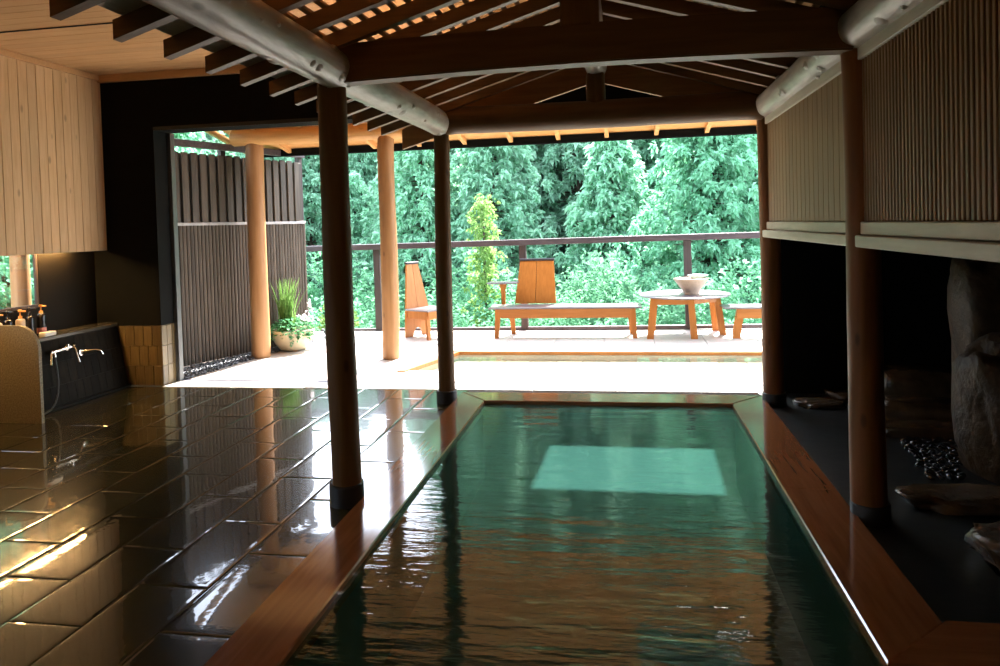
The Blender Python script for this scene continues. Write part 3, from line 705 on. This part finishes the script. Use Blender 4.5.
# fence on the left of the deck
A, B = Vector((-5.09, 6.75, 0)), Vector((-4.28, 9.20, 0))
t = thing('screen_fence', 'tall weathered brown screen fence left of the deck with close slats and gapped boards above', 'fence', (-4.35, 7.8, 0))
ux = (B-A).normalized(); nx = Vector((ux.y, -ux.x, 0)); Lf = (B-A).length
FM = Matrix(((ux.x, nx.x, 0, A.x), (ux.y, nx.y, 0, A.y), (0, 0, 1, 0), (0, 0, 0, 1)))   # local: along, outward(+x), up
mb = MB(); s_ = 0; rnd = random.Random(9)
while s_ < Lf-.02:
    d = rnd.uniform(-.002, .002)
    pr = [(s_+.002, -.012), (s_+.048, -.012), (s_+.044, .004+d), (s_+.025, .011+d), (s_+.006, .004+d)]
    mb.prism(pr, .02, 1.60, 'z', FM); s_ += .05
mb.build('lower_slats', M_fence, t)
MB().box(0, Lf, -.03, .03, 1.60, 1.635, .004, FM).build('cap_rail', plain('pale_weathered_cap', (.34, .33, .33), .5, var=.15), t)
mb = MB(); s_ = .03; k = 0
while s_ < Lf-.08:
    mb.box(s_, s_+.088, .006, .026, 1.635, 2.43+rnd.uniform(-.006, .006), .003, FM)
    mb.box(s_+.07, s_+.16, -.034, -.016, 1.635, 2.42, .003, FM); s_ += .125; k += 1
mb.build('upper_boards', M_fence, t)
MB().box(-.1, Lf+.03, -.03, .03, 2.49, 2.57, .005, FM).build('top_rail', M_greyrail, t)
for q in (.0, Lf/2, Lf): MB().box(q-.035, q+.035, -.1, -.031, 0, 2.50, .004, FM).build('fence_post', M_greypost, t)

# gravel strip in front of the fence (nobody could count it)
mb = MB(); rnd = random.Random(12)
def pebble(mb, x, y, z, a, b, c_, rnd, n=8, mm=5):
    th = rnd.uniform(0, PI); vs = [(x, y, z+c_)]
    for i in range(1, mm):
        ph = PI*i/mm
        for j in range(n):
            q = 2*PI*j/n; px, py = a*math.sin(ph)*math.cos(q), b*math.sin(ph)*math.sin(q)
            k = 1+.1*math.sin(3*q+th)
            vs.append((x+(px*math.cos(th)-py*math.sin(th))*k, y+(px*math.sin(th)+py*math.cos(th))*k, z+c_*math.cos(ph)))
    vs.append((x, y, z-c_)); L_ = len(vs)-1
    fs = [[0, 1+j, 1+(j+1) % n] for j in range(n)]
    for i in range(mm-2): fs += [[1+i*n+j, 1+(i+1)*n+j, 1+(i+1)*n+(j+1) % n, 1+i*n+(j+1) % n] for j in range(n)]
    fs += [[L_, 1+(mm-2)*n+(j+1) % n, 1+(mm-2)*n+j] for j in range(n)]
    mb.add(vs, fs, True)
for k in range(2200):
    s_ = rnd.uniform(.0, Lf); f_ = s_/Lf
    C0 = Vector((-4.50, 6.76, 0)).lerp(Vector((-4.20, 9.2, 0)), f_)
    p = (A+ux*s_+nx*.02).lerp(C0, rnd.random())
    q = rnd.uniform(.012, .024)
    pebble(mb, p.x, p.y, .004+rnd.uniform(0, .018), q, q*.75, q*.6, rnd, 6, 4)
tag(mb.build('gravel', M_gravel, None, (-4.2, 7.9, 0)), 'strip of grey gravel along the foot of the screen fence', 'gravel', None, 'stuff')

# ------------------------------------------------------------------ furniture
def leg(mb, x0, y0, x1, y1, z1, w0, w1, d=.035):
    """tapered splayed plank leg: foot (x0,y0) to top (x1,y1,z1)"""
    vs = []
    for (x, y, z, ww) in ((x0, y0, 0, w0), (x1, y1, z1, w1)):
        vs += [(x-ww/2, y-d/2, z), (x+ww/2, y-d/2, z), (x+ww/2, y+d/2, z), (x-ww/2, y+d/2, z)]
    return mb.add(vs, [(0, 3, 2, 1), (4, 5, 6, 7)]+[(i, (i+1) % 4, 4+(i+1) % 4, 4+i) for i in range(4)])
def back_boards(parent, x0b, x1b, x0t, x1t, yb, yt, z0, z1, th=.03, capm=M_darkcap, notch=False):
    xm_b, xm_t = (x0b+x1b)/2, (x0t+x1t)/2
    dn = Vector((0, yt-yb, z1-z0)).normalized(); 
    for (a, b, c_, d) in ((x0b, xm_b-.003, xm_t-.003, x0t), (xm_b+.003, x1b, x1t, xm_t+.003)):
        vs = [(a, yb, z0), (b, yb, z0), (c_, yt, z1), (d, yt, z1)]; vs += [(p[0], p[1]+th, p[2]) for p in vs]
        mb = MB().add(vs, [(0, 1, 2, 3), (7, 6, 5, 4), (0, 4, 5, 1), (1, 5, 6, 2), (2, 6, 7, 3), (3, 7, 4, 0)])
        mb.build('back_board', M_orangez, parent)
    vs = [(xm_b-.05, yb+th, z0+.0), (xm_b+.05, yb+th, z0+.0), (xm_t+.04, yt+th, z1-.01), (xm_t-.04, yt+th, z1-.01)]; vs += [(p[0], p[1]+.02, p[2]) for p in vs]
    MB().add(vs, [(0, 1, 2, 3), (7, 6, 5, 4), (0, 4, 5, 1), (1, 5, 6, 2), (2, 6, 7, 3), (3, 7, 4, 0)]).build('back_batten', capm, parent)
    bb = [c for c in parent.children if c.name.startswith('back_board')]
    MB().box(x0t-.012, x1t+.012, yt-.012, yt+th+.012, z1-.003, z1+.03, .006).build('back_cap', capm, parent)
# bench with one back
t = thing('bench', 'long orange wooden bench with a single upright back and armrest', 'bench', (-.8, 9.55, 0))
MB().box(-1.80, .205, 9.36, 9.80, .388, .410, .006).build('seat', M_top, t)
MB().box(-1.69, .085, 9.40, 9.43, .265, .388, .003).build('apron', M_orange, t)
MB().box(-1.69, .085, 9.72, 9.75, .265, .388, .003).build('apron', M_orange, t)
for (a, b, c_, d) in ((-1.70, 9.39, -1.675, 9.42), (-1.53, 9.78, -1.55, 9.73), (.11, 9.39, .085, 9.42), (.075, 9.78, .055, 9.73)):
    leg(MB(), a, b, c_, d, .387, .055, .075).build('leg', M_orangez, t)
back_boards(t, -1.50, -.935, -1.43, -.965, 9.76, 9.90, .42, 1.0)
arm = MB().box(-1.845, -1.435, 9.56, 9.80, .705, .73, .008).build('armrest', M_top, t)
mb = MB(); vs = []
for (z, ww) in ((.42, .05), (.62, .06), (.705, .10)): vs += [(-1.64-ww/2, 9.64, z), (-1.64+ww/2, 9.64, z), (-1.64+ww/2, 9.68, z), (-1.64-ww/2, 9.68, z)]
mb.add(vs, [(3, 2, 1, 0), (8, 9, 10, 11)]+[(q*4+i, q*4+(i+1) % 4, q*4+4+(i+1) % 4, q*4+4+i) for q in (0, 1) for i in range(4)]); sub(mb, 'armrest_support', M_orangez, arm, t)
# right bench (partly hidden)
t = thing('bench', 'low orange wooden bench without a back at the right edge of the deck', 'bench', (1.9, 9.5, 0))
MB().box(1.20, 2.9, 9.32, 9.72, .372, .392, .006).build('seat', M_top, t)
MB().box(1.37, 2.74, 9.36, 9.39, .25, .372, .003).build('apron', M_orange, t)
for (a, b, c_, d) in ((1.355, 9.36, 1.43, 9.39), (1.40, 9.70, 1.46, 9.66), (2.75, 9.36, 2.70, 9.39), (2.75, 9.70, 2.70, 9.66)):
    leg(MB(), a, b, c_, d, .371, .09, .085).build('leg', M_orangez, t)
# chair at the left, turned towards the right
t = thing('chair', 'orange wooden chair with tall tapering back, half hidden by the far left post', 'chair', (0, 0, 0))
W = .42
MB().box(-.04, W+.04, -.43, .02, .375, .395, .006).build('seat', M_top, t)
mb = MB(); mb.box(0, .03, -.39, 0, .265, .375, .003); mb.build('apron', M_orangez, t)
MB().box(W-.03, W, -.39, 0, .265, .375, .003).build('apron', M_orangez, t)
MB().box(0, W, -.40, -.37, .265, .375, .003).build('apron', M_orange, t)
for (a, b, c_, d) in ((-.01, -.41, .02, -.36), (W+.01, -.41, W-.02, -.36)): leg(MB(), a, b, c_, d, .375, .05, .065).build('leg', M_orangez, t)
arch = [(W/2+.085*math.cos(a), .02+.10*math.sin(a)) for a in [PI*i/8 for i in range(9)]]
MB().prism([(-.02, 0), (W/2-.10, 0)]+[(W/2-.10, 0)]+arch[::-1]+[(W/2+.10, 0), (W+.02, 0), (W, .40), (0, .40)], .02, .05, 'y').build('back_leg_panel', M_orangez, t)
back_boards(t, .0, W, W/2-.105, W/2+.105, .02, .10, .40, 1.0)
t.location = (-2.945, 9.47, 0); t.rotation_euler = (0, 0, math.radians(60))
# table
t = thing('round_table', 'low round orange wooden table with splayed plank legs on the deck', 'table', (.76, 9.72, 0))
MB().lathe(.76, 9.72, [(0, .512), (.50, .512), (.575, .513), (.588, .520), (.586, .532), (.575, .536), (.0, .536)], 48).build('tabletop', M_top, t)
base_pts = [(.30, 9.33, .35, 9.37), (.845, 9.33, .815, 9.38), (1.235, 9.66, 1.17, 9.68), (1.19, 10.02, 1.13, 9.98), (.35, 10.05, .40, 9.98)]
for (a, b, c_, d) in base_pts: leg(MB(), a, b, c_, d, .515, .085, .075, .04).build('leg', M_orangez, t)
mb = MB()
for i in range(5):
    p, q = Vector((base_pts[i][2], base_pts[i][3])), Vector((base_pts[(i+1) % 5][2], base_pts[(i+1) % 5][3]))
    d = (q-p).normalized(); nn = Vector((-d.y, d.x))*.012
    mb.prism([tuple(p-nn), tuple(q-nn), tuple(q+nn), tuple(p+nn)], .43, .515)
mb.build('apron', M_orange, t)
# bowls
t = tag(MB().lathe(.845, 9.62, [(0, .537), (.095, .537), (.10, .55), (.12, .60), (.175, .67), (.225, .738), (.228, .745), (.22, .748), (.205, .735), (.16, .675), (.10, .60), (0, .59)], 40).build('bowl', M_bowl, None, (.845, 9.62, .537)), 'wide pale wooden bowl standing on the round table', 'bowl')
gl2 = plain('pale_green_glass', (.55, .75, .66), .15)
mx = MB().lathe(.94, 9.72, [(0, .722), (.05, .722), (.055, .73), (.10, .755), (.135, .775), (.137, .781), (.13, .78), (.09, .76), (.05, .735), (0, .732)], 32)
t = tag(mx.build('dish', gl2, None, (.94, 9.72, .72)), 'pale green dish resting across the rim of the wooden bowl', 'dish')

# planter
random.seed(5)
def leafcard(mb, p, d, nrm, L, Wd, droop=.25):
    d = d.normalized(); s_ = d.cross(nrm)
    if s_.length < 1e-4: s_ = d.orthogonal()
    s_.normalize(); n_ = s_.cross(d)
    m1 = p+d*L*.5+n_*L*.06; e = p+d*L-n_*L*droop*.4-Vector((0, 0, L*droop*.5))
    mb.add([p, m1+s_*Wd, e, m1-s_*Wd], [(0, 1, 2), (0, 2, 3)], False)
def rv(rnd): 
    while True:
        v = Vector((rnd.uniform(-1, 1), rnd.uniform(-1, 1), rnd.uniform(-1, 1)))
        if .05 < v.length < 1: return v.normalized()
px, py = -4.165, 8.52
t = thing('planter', 'round cream bowl planter with trailing leaves and tall reeds by the fence', 'planter', (px, py, 0))
m_ = MB().lathe(px, py, [(.0, .012), (.17, .012), (.19, .02), (.26, .11), (.295, .20), (.31, .268), (.312, .285), (.30, .29), (.285, .27), (.27, .24), (0, .235)], 40); pot = m_.build('pot', M_pot, t)
m_ = MB().lathe(px, py, [(.275, .252), (.14, .262), (0, .27)], 24); sub(m_, 'soil', M_soil, pot, t)
rnd = random.Random(21); mb = MB()
for k in range(420):
    a = rnd.uniform(0, 2*PI); r = .34*math.sqrt(rnd.random()); z = .27+.17*(1-(r/.36)**2)*rnd.uniform(.3, 1.1)
    if r > .27: z = rnd.uniform(.18, .34)
    d = Vector((math.cos(a)*.7, math.sin(a)*.7, rnd.uniform(-.2, .6)))
    leafcard(mb, Vector((px+r*math.cos(a), py+r*math.sin(a), z)), d, Vector((0, 0, 1)), rnd.uniform(.05, .085), rnd.uniform(.022, .034))
for (a0, ln) in ((-1.2, .16), (-.9, .10), (-2.4, .12), (-.4, .13)):
    for k in range(16):
        z = .27-ln*k/16; leafcard(mb, Vector((px+.315*math.cos(a0), py+.315*math.sin(a0), z)), rv(rnd)+Vector((math.cos(a0), math.sin(a0), 0)), Vector((0, 0, 1)), .05, .02)
mb.build('trailing_leaves', F_ivy, t)
mb = MB()
for k in range(120):
    bx, by = px-.14+rnd.gauss(0, .05), py+.10+rnd.gauss(0, .06)
    h = rnd.uniform(.40, .74); lx, ly = rnd.gauss(0, .07), rnd.gauss(0, .05)
    prev = None; wv = rnd.uniform(.006, .012)
    for i in range(6):
        f = i/5; c_ = Vector((bx+lx*f*f, by+ly*f*f, .26+h*f)); ww = wv*(1-f*.85)
        if prev: mb.add([prev[0]-Vector((prev[1], 0, 0)), prev[0]+Vector((prev[1], 0, 0)), c_+Vector((ww, 0, 0)), c_-Vector((ww, 0, 0))], [(0, 1, 2, 3)])
        prev = (c_, ww)
mb.build('reeds', F_reed, t)
mb = MB()
for k in range(60):
    c_ = Vector((px+.20+rnd.gauss(0, .06), py+.08+rnd.gauss(0, .05), .42+rnd.gauss(0, .05)))
    if k > 48: c_ = Vector((px+.24+rnd.gauss(0, .018), py+.05, .63+rnd.gauss(0, .03)))
    leafcard(mb, c_, rv(rnd), rv(rnd), .04, .02, 0)
for k in range(3): mb.tube([(px+.2, py+.06, .3), (px+.24, py+.05, .62)], .003, 5)
mb.build('flowers', F_flower, t); t.scale = (.87, .87, .92)
t = thing('small_planter', 'low dark planter dish with a lime green bush behind the cream planter', 'planter', (-4.05, 9.7, 0))
MB().lathe(-4.05, 9.7, [(0, 0), (.17, 0), (.21, .05), (.22, .09), (.2, .09), (.18, .06), (0, .06)], 28).build('pot', M_dpot, t)
mb = MB()
for k in range(380):
    v = rv(rnd); v.z = abs(v.z); r = rnd.uniform(.5, 1)
    p = Vector((-4.05+v.x*.27*r, 9.7+v.y*.22*r, .10+v.z*.42*r)); leafcard(mb, p, v+Vector((0, 0, .3)), rv(rnd), .07, .02)
mb.tube([(-4.05, 9.7, .06), (-4.05, 9.7, .3)], .012, 6)
mb.build('foliage', F_lime, t)

# ================================================================== ROCK GARDEN (right recess)
def rock(name, c_, r, label, cat='rock', seed=0, amp=.22, M=None, flat=None, n=(30, 18), group=None, mat=None):
    mb = MB(); vs = []; nu, nv = n
    for i in range(nv+1):
        ph = PI*i/nv
        for j in range(nu):
            q = 2*PI*j/nu; d = Vector((math.sin(ph)*math.cos(q), math.sin(ph)*math.sin(q), math.cos(ph)))
            k = 1+amp*noise.noise(d*1.3+Vector((seed*3.1, seed, 0)))+amp*.6*noise.noise(d*3+Vector((seed, 0, seed*2.2)))+amp*.25*noise.noise(d*8+Vector((seed, 5, 0)))
            e = .62                       # squarish boulder
            dd = Vector([math.copysign(abs(x)**e, x) for x in d]); v = Vector((dd.x*r[0]*k, dd.y*r[1]*k, dd.z*r[2]*k))
            if M: v = M @ v
            v += Vector(c_)
            if flat is not None and v.z < flat: v.z = flat
            vs.append(v)
    fs = [[i*nu+j, (i+1)*nu+j, (i+1)*nu+(j+1) % nu, i*nu+(j+1) % nu] for i in range(nv) for j in range(nu)]
    mb.add(vs, fs, True)
    return tag(mb.build(name, mat or M_rock, None, (c_[0], c_[1], flat if flat is not None else 0)), label, cat, group)
rock('upright_rock', (2.36, 4.95, .62), (.30, .26, .72), 'tall upright rock standing behind the boulder in the dark recess', seed=1, amp=.2, flat=0)
rock('boulder', (2.16, 4.46, .34), (.27, .24, .47), 'broad wet boulder standing before the tall rock and beside the pebbles', seed=2, amp=.22, flat=0)
rock('rock', (2.26, 6.0, .17), (.36, .18, .14), 'low rounded rock at the back of the recess, topmost of the stepped stones', seed=3, mat=M_wet, amp=.2, flat=0)
rock('rock', (2.10, 5.62, .07), (.36, .16, .09), 'flat stepped rock in front of the low rounded rock', seed=4, mat=M_wet, amp=.18, flat=0)
rock('rock', (1.98, 5.27, .03), (.36, .13, .05), 'thin flat rock behind the pebble bed right of the thick post', seed=5, mat=M_wet, amp=.2, flat=0)
rock('rock', (1.70, 4.02, .015), (.30, .16, .05), 'flat pointed slab rock between the pebbles and the near stone', seed=6, mat=M_wet, amp=.3, flat=0)
rock('rock', (1.74, 3.36, .03), (.26, .22, .10), 'wet angular rock nearest the viewer at the right edge', seed=7, mat=M_wet, amp=.3, flat=0)
rock('rock', (1.50, 6.02, .01), (.17, .12, .035), 'small wet flat stone beside the far right post', seed=8, mat=M_wet, amp=.3, flat=0)
rock('rock', (1.80, 6.2, .03), (.20, .12, .06), 'dark low stone by the back wall of the recess', seed=9, mat=M_wet, amp=.3, flat=0)
rnd = random.Random(77); base = None; cnt = 0; placed = []
for tries in range(1500):
    u, v = rnd.random(), rnd.random()
    x = 1.66+.42*u; y = 4.36+.78*v
    if x < 1.67+.10*(v) : continue
    if (x-2.14)**2/.27**2+(y-4.46)**2/.25**2 < 1.05: continue
    if any((x-a)**2+(y-b)**2 < .047**2 for a, b in placed): continue
    placed.append((x, y))
    if base is None:
        m = MB(); pebble(m, 0, 0, 0, .029, .022, .016, rnd, 12, 8); base = o = m.build('pebble', M_pebble)
    else:
        o = base.copy(); COL.objects.link(o)
    o.location = (x, y, .012); o.rotation_euler = (rnd.uniform(-.3, .3), rnd.uniform(-.3, .3), rnd.uniform(0, PI)); s_ = rnd.uniform(.8, 1.1); o.scale = (s_, s_, s_)
    tag(o, 'glossy black pebble in the pebble bed beside the wet boulder', 'pebble', 'black pebbles beside the boulder')

# ================================================================== OUTDOORS: hillside and trees
def hz(x, y):
    """height of the ground beyond the deck"""
    b = y-11
    q = min(1, max(0, (x/max(y, 1)+.34)/.16)); q = q*q*(3-2*q)
    sl_ = .27+(.85-.27)*q
    z = -2.2-.32*b if b < 12 else -6.04+(b-12)*sl_
    return z+.8*noise.noise(Vector((x*.12, y*.12, 0)))
mb = MB(); nxg, nyg = 40, 40; vs = []
for j in range(nyg+1):
    for i in range(nxg+1):
        x = -75+125*i/nxg; y = 10.5+95*j/nyg; vs.append((x, y, hz(x, y)))
mb.add(vs, [[j*(nxg+1)+i, j*(nxg+1)+i+1, (j+1)*(nxg+1)+i+1, (j+1)*(nxg+1)+i] for j in range(nyg) for i in range(nxg)], True)
struct(mb, 'hillside', M_ground)
struct(MB().box(-40, -5.6, -12, 10.6, -2.6, -2.3), 'garden_ground', M_ground)
def conifer_parts(h, r, seed, nb=150, leaf=.42, per=9, shape=.85, dens=3, trunk_r=.16, droop=.35):
    rnd = random.Random(seed); tr = MB(); fo = MB()
    tr.tube([(0, 0, -.5), (0, 0, h*.5), (0, 0, h*.97)], [trunk_r*1.2, trunk_r*.7, .02], 8)
    for k in range(nb):
        f = (k+rnd.random())/nb; z = h*(.08+.91*f)
        R = r*((1-f)**shape)*rnd.uniform(.72, 1.12)+.12; a = k*2.39996+rnd.uniform(-.3, .3)
        d = Vector((math.cos(a), math.sin(a), 0))
        tipdrop = -R*droop*rnd.uniform(.5, 1.2)*(1-f*.9)
        if R > .5: tr.tube([(0, 0, z), tuple(d*R*.4+Vector((0, 0, z+tipdrop*.3)))], [.03, .008], 4, False)
        for q in range(dens):
            g = 1-q*.28*rnd.uniform(.8, 1.2)
            c_ = d*R*g+Vector((0, 0, z+tipdrop*g*g))+Vector((rnd.gauss(0, .12), rnd.gauss(0, .12), rnd.gauss(0, .08)))
            for m_ in range(per):
                ld = (d*rnd.uniform(.2, 1.0)+rv(rnd)*.75+Vector((0, 0, .12)))
                L_ = leaf*rnd.uniform(.6, 1.15)
                leafcard(fo, c_+rv(rnd)*leaf*.45, ld, Vector((0, 0, 1))+rv(rnd)*.5, L_, L_*rnd.uniform(.2, .33), .6)
    return tr, fo
def tree(name, loc, parts, label, cat, group, fol, scale=1.0, trunk_name='trunk'):
    t = thing(name, label, cat, (0, 0, 0), group)
    parts[0].build(trunk_name, M_trunk, t); parts[1].build('foliage', fol, t)
    t.location = loc; t.scale = (scale,)*3; return t
def copy_tree(src, loc, rz, s, label=None, group=None):
    c_ = src.copy(); COL.objects.link(c_); c_.location = loc; c_.rotation_euler = (0, 0, rz); c_.scale = (s, s, s*random.uniform(.95, 1.1))
    if label: c_['label'] = label
    if group: c_['group'] = group
    for ch in list(src.children):
        d = ch.copy(); COL.objects.link(d); d.parent = c_
    return c_
random.seed(11)
protos = []
CL = 'blue green cedar among the dense forest on the hillside'; CG = 'cedars on the hillside'
spots = []
rnd = random.Random(31)
for row in range(15):
    y = 21+row*3.7
    xa, xb = -.66*y-5, .24*y+5
    step = 3.1+row*.13
    x = xa+rnd.uniform(0, step)
    while x < xb:
        spots.append((x+rnd.uniform(-.7, .7), y+rnd.uniform(-1.3, 1.3))); x += step
for i, (x, y) in enumerate(spots):
    k = i % 6; s = rnd.uniform(.8, 1.25)*(1 if x/y > -.22 else .85)
    if len(protos) < 6:
        o = tree('cedar_tree', (x, y, hz(x, y)-.3), conifer_parts(9.5+k*.6, 2.35+.12*(k % 3), 100+k, 340, .215, 26, .66, 3), CL, 'tree', CG, F_cedar, s)
        protos.append(o)
    else:
        copy_tree(protos[k], (x, y, hz(x, y)-.3), rnd.uniform(0, 6.28), s)
# the big pale green tree to the right
bt = tree('broad_tree', (1.95, 17.2, hz(1.95, 17.2)-.2), conifer_parts(9.1, 3.1, 301, 420, .17, 22, .62, 4), 'broad bright green tree rising right behind the railing', 'tree', None, F_light)
copy_tree(bt, (3.6, 20.5, hz(3.6, 20.5)-.2), 1.9, 1.15, 'pale green tree top behind the broad bright tree at the right')
copy_tree(bt, (-12.5, 17.5, hz(-12.5, 17.5)+.8), 1.1, 1.0, 'bright green tree behind the screen fence on the left')
# slim lime conifer
tree('young_conifer', (-2.85, 14.6, hz(-2.85, 14.6)), conifer_parts(5.25, .12, 302, 170, .10, 9, .45, 3, .04, .1), 'slim lime green young conifer just beyond the railing', 'tree', None, F_lime)
# bushes below the railing
def bush_parts(r, h, seed, n=1500, leaf=.16):
    rnd = random.Random(seed); tr = MB(); fo = MB()
    for k in range(5): 
        a = k*1.26; tr.tube([(0, 0, -.3), (.4*r*math.cos(a), .4*r*math.sin(a), h*.6)], [.04, .012], 5, False)
    for k in range(n//8):
        v = rv(rnd); v.z = abs(v.z)*1.0; q = rnd.uniform(.6, 1)
        c_ = Vector((v.x*r*q, v.y*r*q, v.z*h*q))+rv(rnd)*.12
        for m_ in range(8): leafcard(fo, c_+rv(rnd)*leaf*.8, v+rv(rnd)*.9, Vector((0, 0, 1))+rv(rnd)*.5, leaf*rnd.uniform(.7, 1.2), leaf*.28, .5)
    return tr, fo
bp = tree('bush', (-3.2, 12.6, hz(-3.2, 12.6)), bush_parts(1.3, 2.4, 401, 12000, .09), 'leafy bush below the railing behind the chair', 'bush', 'bushes below the railing', F_bush, 1, 'stem')
bp2 = tree('bush', (-1.4, 12.9, hz(-1.4, 12.9)), bush_parts(1.4, 2.6, 402, 12000, .09), 'leafy bush below the railing behind the long bench', 'bush', 'bushes below the railing', F_bush, 1, 'stem')
for i, (x, y, s, src) in enumerate(((-5.2, 12.8, 1.1, bp), (-7.4, 13.2, 1.25, bp2), (-2.3, 14.4, 1.35, bp), (.4, 12.7, 1.0, bp2), (2.0, 12.6, 1.1, bp2), (3.8, 12.8, 1.15, bp), (-.4, 14.4, 1.4, bp2), (-4.3, 14.8, 1.45, bp2), (-6.2, 15.2, 1.5, bp), (-9.6, 13.6, 1.5, bp2), (1.2, 14.2, 1.3, bp2), (-3.4, 16.6, 1.8, bp2), (-7.5, 17.2, 1.9, bp2), (-.6, 17.0, 1.8, bp2))):
    copy_tree(src, (x, y, hz(x, y)-.1), i*1.3, s, f'leafy bush on the slope below the railing, among others of its kind', 'bushes on the slope below the railing')
# trees outside the wash window and behind the fence
for i, (x, y, s) in enumerate(((-10.5, 9.0, .8), (-9.2, 6.0, .75), (-12.0, 12.6, 1.0), (-9.8, 2.8, .8), (-13.5, 7.5, 1.0), (-8.6, 11.2, .6), (-15.5, 10.5, 1.1))):
    copy_tree(bt, (x, y, -2.6), i*2.1, s, 'bright leafy tree in the garden outside the wash window', 'trees outside the wash window')
post(-5.80, 6.11, .085, .08, 3.2, 'pinkish log post outside the wash window behind the bottles', M_deckpost, False, 41).location.z = 0
